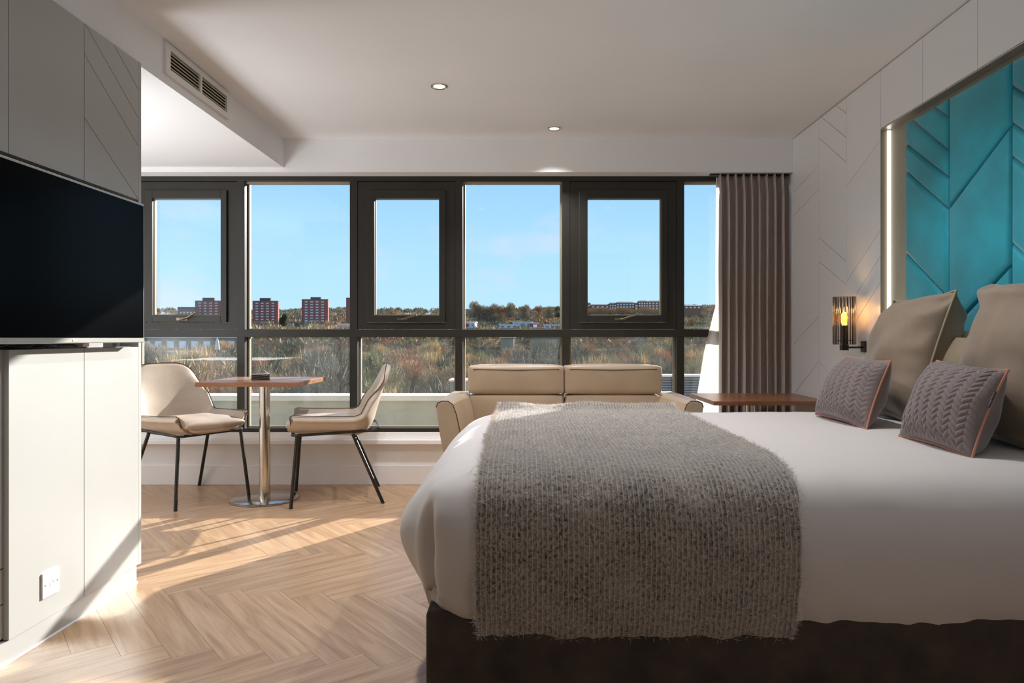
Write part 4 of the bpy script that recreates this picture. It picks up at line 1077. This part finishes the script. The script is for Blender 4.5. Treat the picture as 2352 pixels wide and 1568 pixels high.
for i, (x0, x1, yt, hh, nw, fl) in enumerate(((1336, 1357, 694, 5, 3, 1), (1357, 1400, 697.5, 5, 4, 1), (1399, 1416, 694.5, 5, 3, 2), (1416, 1458, 692, 6, 6, 2), (1456, 1467, 695, 6, 1, 2), (1466, 1489, 689.5, 8, 4, 2), (1489, 1520, 689.5, 8, 4, 3))):
    house(x0, x1, yt, 780, hh, 'housebrick', ['small terraced house at the start of the ridge terrace', 'long low terraced house with flat-looking roofline on the ridge', 'narrow raised terraced house on the ridge between the low and the long one', 'long brown terraced house in the middle of the ridge', 'narrow dark-roofed link house on the ridge', 'tall brick house on the ridge with rows of pale windows', 'tallest brick house on the ridge beside the window sash'][i], nwin=nw, fl=fl, roofpx=3.2, group='houses on the ridge')
house(1572, 1610, 699, 780, 6, 'housebrick', 'brown house with dark roof on the ridge beside the curtain', roofpx=3, nwin=4, group='houses on the ridge')
# white flat roofed buildings in the valley
def flat(x0, x1, y0, y1, D, m_, label, name='building', win=0, parts=(), wm='winblue', rows=1, dep=14):
    a, c = onY(x0, y0, D), onY(x1, y1, D); e = wempty(name, ((a.x+c.x)/2, D, c.z), label=label, cat='building')
    obox('wall', (a.x, D, c.z-4), (c.x, D+dep, a.z-.3), m_, e); obox('roof', (a.x-.4, D-.5, a.z-.3), (c.x+.4, D+dep, a.z), 'render', e)
    for r_ in range(rows):
        for k in range(win):
            x = a.x+(c.x-a.x)*(k+.5)/win; ww = (c.x-a.x)/win*.28; hh = (a.z-c.z)/rows; z1 = a.z-.3-hh*(r_+.22); obox('window', (x-ww, D-.12, z1-hh*.5), (x+ww, D, z1), wm, e)
    return e
flat(1067, 1290, 752, 760, 300, 'stonewall', 'long low stone building under the white rooftops', win=12)
flat(1070, 1091, 738, 752, 306, 'render', 'small white rooftop block with orange side wall', win=2)
flat(1066, 1073, 741, 752, 304, 'redpanel', 'orange panelled block beside the small white rooftop')
flat(1147, 1190, 745, 752, 306, 'render', 'white stepped rooftop building with low front', win=3)
flat(1178, 1223, 739, 752, 310, 'render', 'taller white rooftop building against the wood', win=3)
flat(1221, 1237, 741, 753, 304, 'redpanel', 'red brick block with one square window', win=1, wm='winwhite')
flat(1250, 1291, 745, 754, 310, 'render', 'white rooftop building at the edge of the middle pane', win=3)
flat(1221, 1296, 772, 803, 215, 'yellowbrick', 'yellow brick apartment building with blue glazed balconies', win=6, rows=3, wm='winblue', dep=10)
flat(1150, 1180, 774, 796, 225, 'yellowbrick', 'yellow brick apartment building half hidden by trees', win=3, rows=2, dep=8)
flat(1580, 1640, 752, 762, 300, 'render', 'pale flat building seen beside the curtain', win=3)
house(768, 812, 742.5, 420, 3, 'render', 'low house with broad orange tiled roof', roofm='terracotta', roofpx=5, nwin=2)
house(700, 716, 738, 640, 4, 'render', 'tiny white house between two red towers', roofpx=2, nwin=1)
house(660, 672, 743, 620, 4, 'stonewall', 'tiny grey house below the far hill', roofpx=2, nwin=1)
flat(322, 545, 774, 806, 200, 'stonewall', 'long grey stone building seen beside the cabinet wall', win=8, rows=1, wm='winwhite', dep=10)
flat(340, 548, 806, 813, 150, 'concrete', 'pale retaining wall running through the wood', dep=2)
e = wempty('closed_parasol', (onY(500, 780, 110).x, 110, -3), label='closed white parasol standing in front of the stone building', cat='parasol')
p = onY(499, 772, 110); q = onY(499, 803, 110); bm = B(); lathe(bm, [(.02, p.z), (.25, p.z-.9), (.42, q.z+.1), (.36, q.z)], (p.x, 110, 0), 10); obj('canopy', bm, 'render', e, smooth=True)
obj('pole', tube(B(), [(p.x, 110, q.z), (p.x, 110, -9)], .05, 8), 'greymetal', e)
# ridge trees: round bare crowns on the skyline, orange hedge, dark conifer
for (px, py, D, sc, k) in ((1092, 691, 700, 1.25, 0), (1130, 692, 700, 1.5, 0), (1172, 695, 700, 1.1, 0), (1110, 699, 700, 1.3, 0), (1150, 700, 700, 1.2, 4), (1205, 700, 700, 1.0, 0), (1235, 702, 700, .9, 4), (1262, 703, 700, .9, 0), (1284, 704, 700, .8, 3)):
    p = onY(px, py, D); g = gz(p.x, D); s_ = sc*1.6; tree(p.x, D, s_, k, zbase=p.z-8.4*s_, label='round bare tree standing on the hill skyline', group='skyline trees')
vo = tree_mesh('crown', ('twigorange', 'twigolive'), 900, 3.6, 21, H=6)
for i in range(22):
    p = onY(1340+i*8.2, 708+2.5*math.sin(i), 740); o = bpy.data.objects.new('orange_shrub', vo); col.objects.link(o); o.scale = (1.0, 1, .55); o.location = (p.x, 740, p.z-3.2); o.rotation_euler = (0, 0, i*1.3)
    tag(o, 'orange autumn shrub in the hedge below the ridge houses', 'shrub', 'orange hedge shrubs')
p = onY(649, 716, 560); o = bpy.data.objects.new('conifer', tree_mesh('crown', ('twigdark', 'twigdark'), 2600, 2.4, 31, twig=.12)); col.objects.link(o); o.location = (p.x, 560, p.z-14); o.scale = (1.35, 1.35, 1.75)
tag(o, 'dark evergreen tree between two red towers', 'tree')

bpy.context.view_layer.update()
for o in S.objects:
    if '_world' in o: del o['_world']
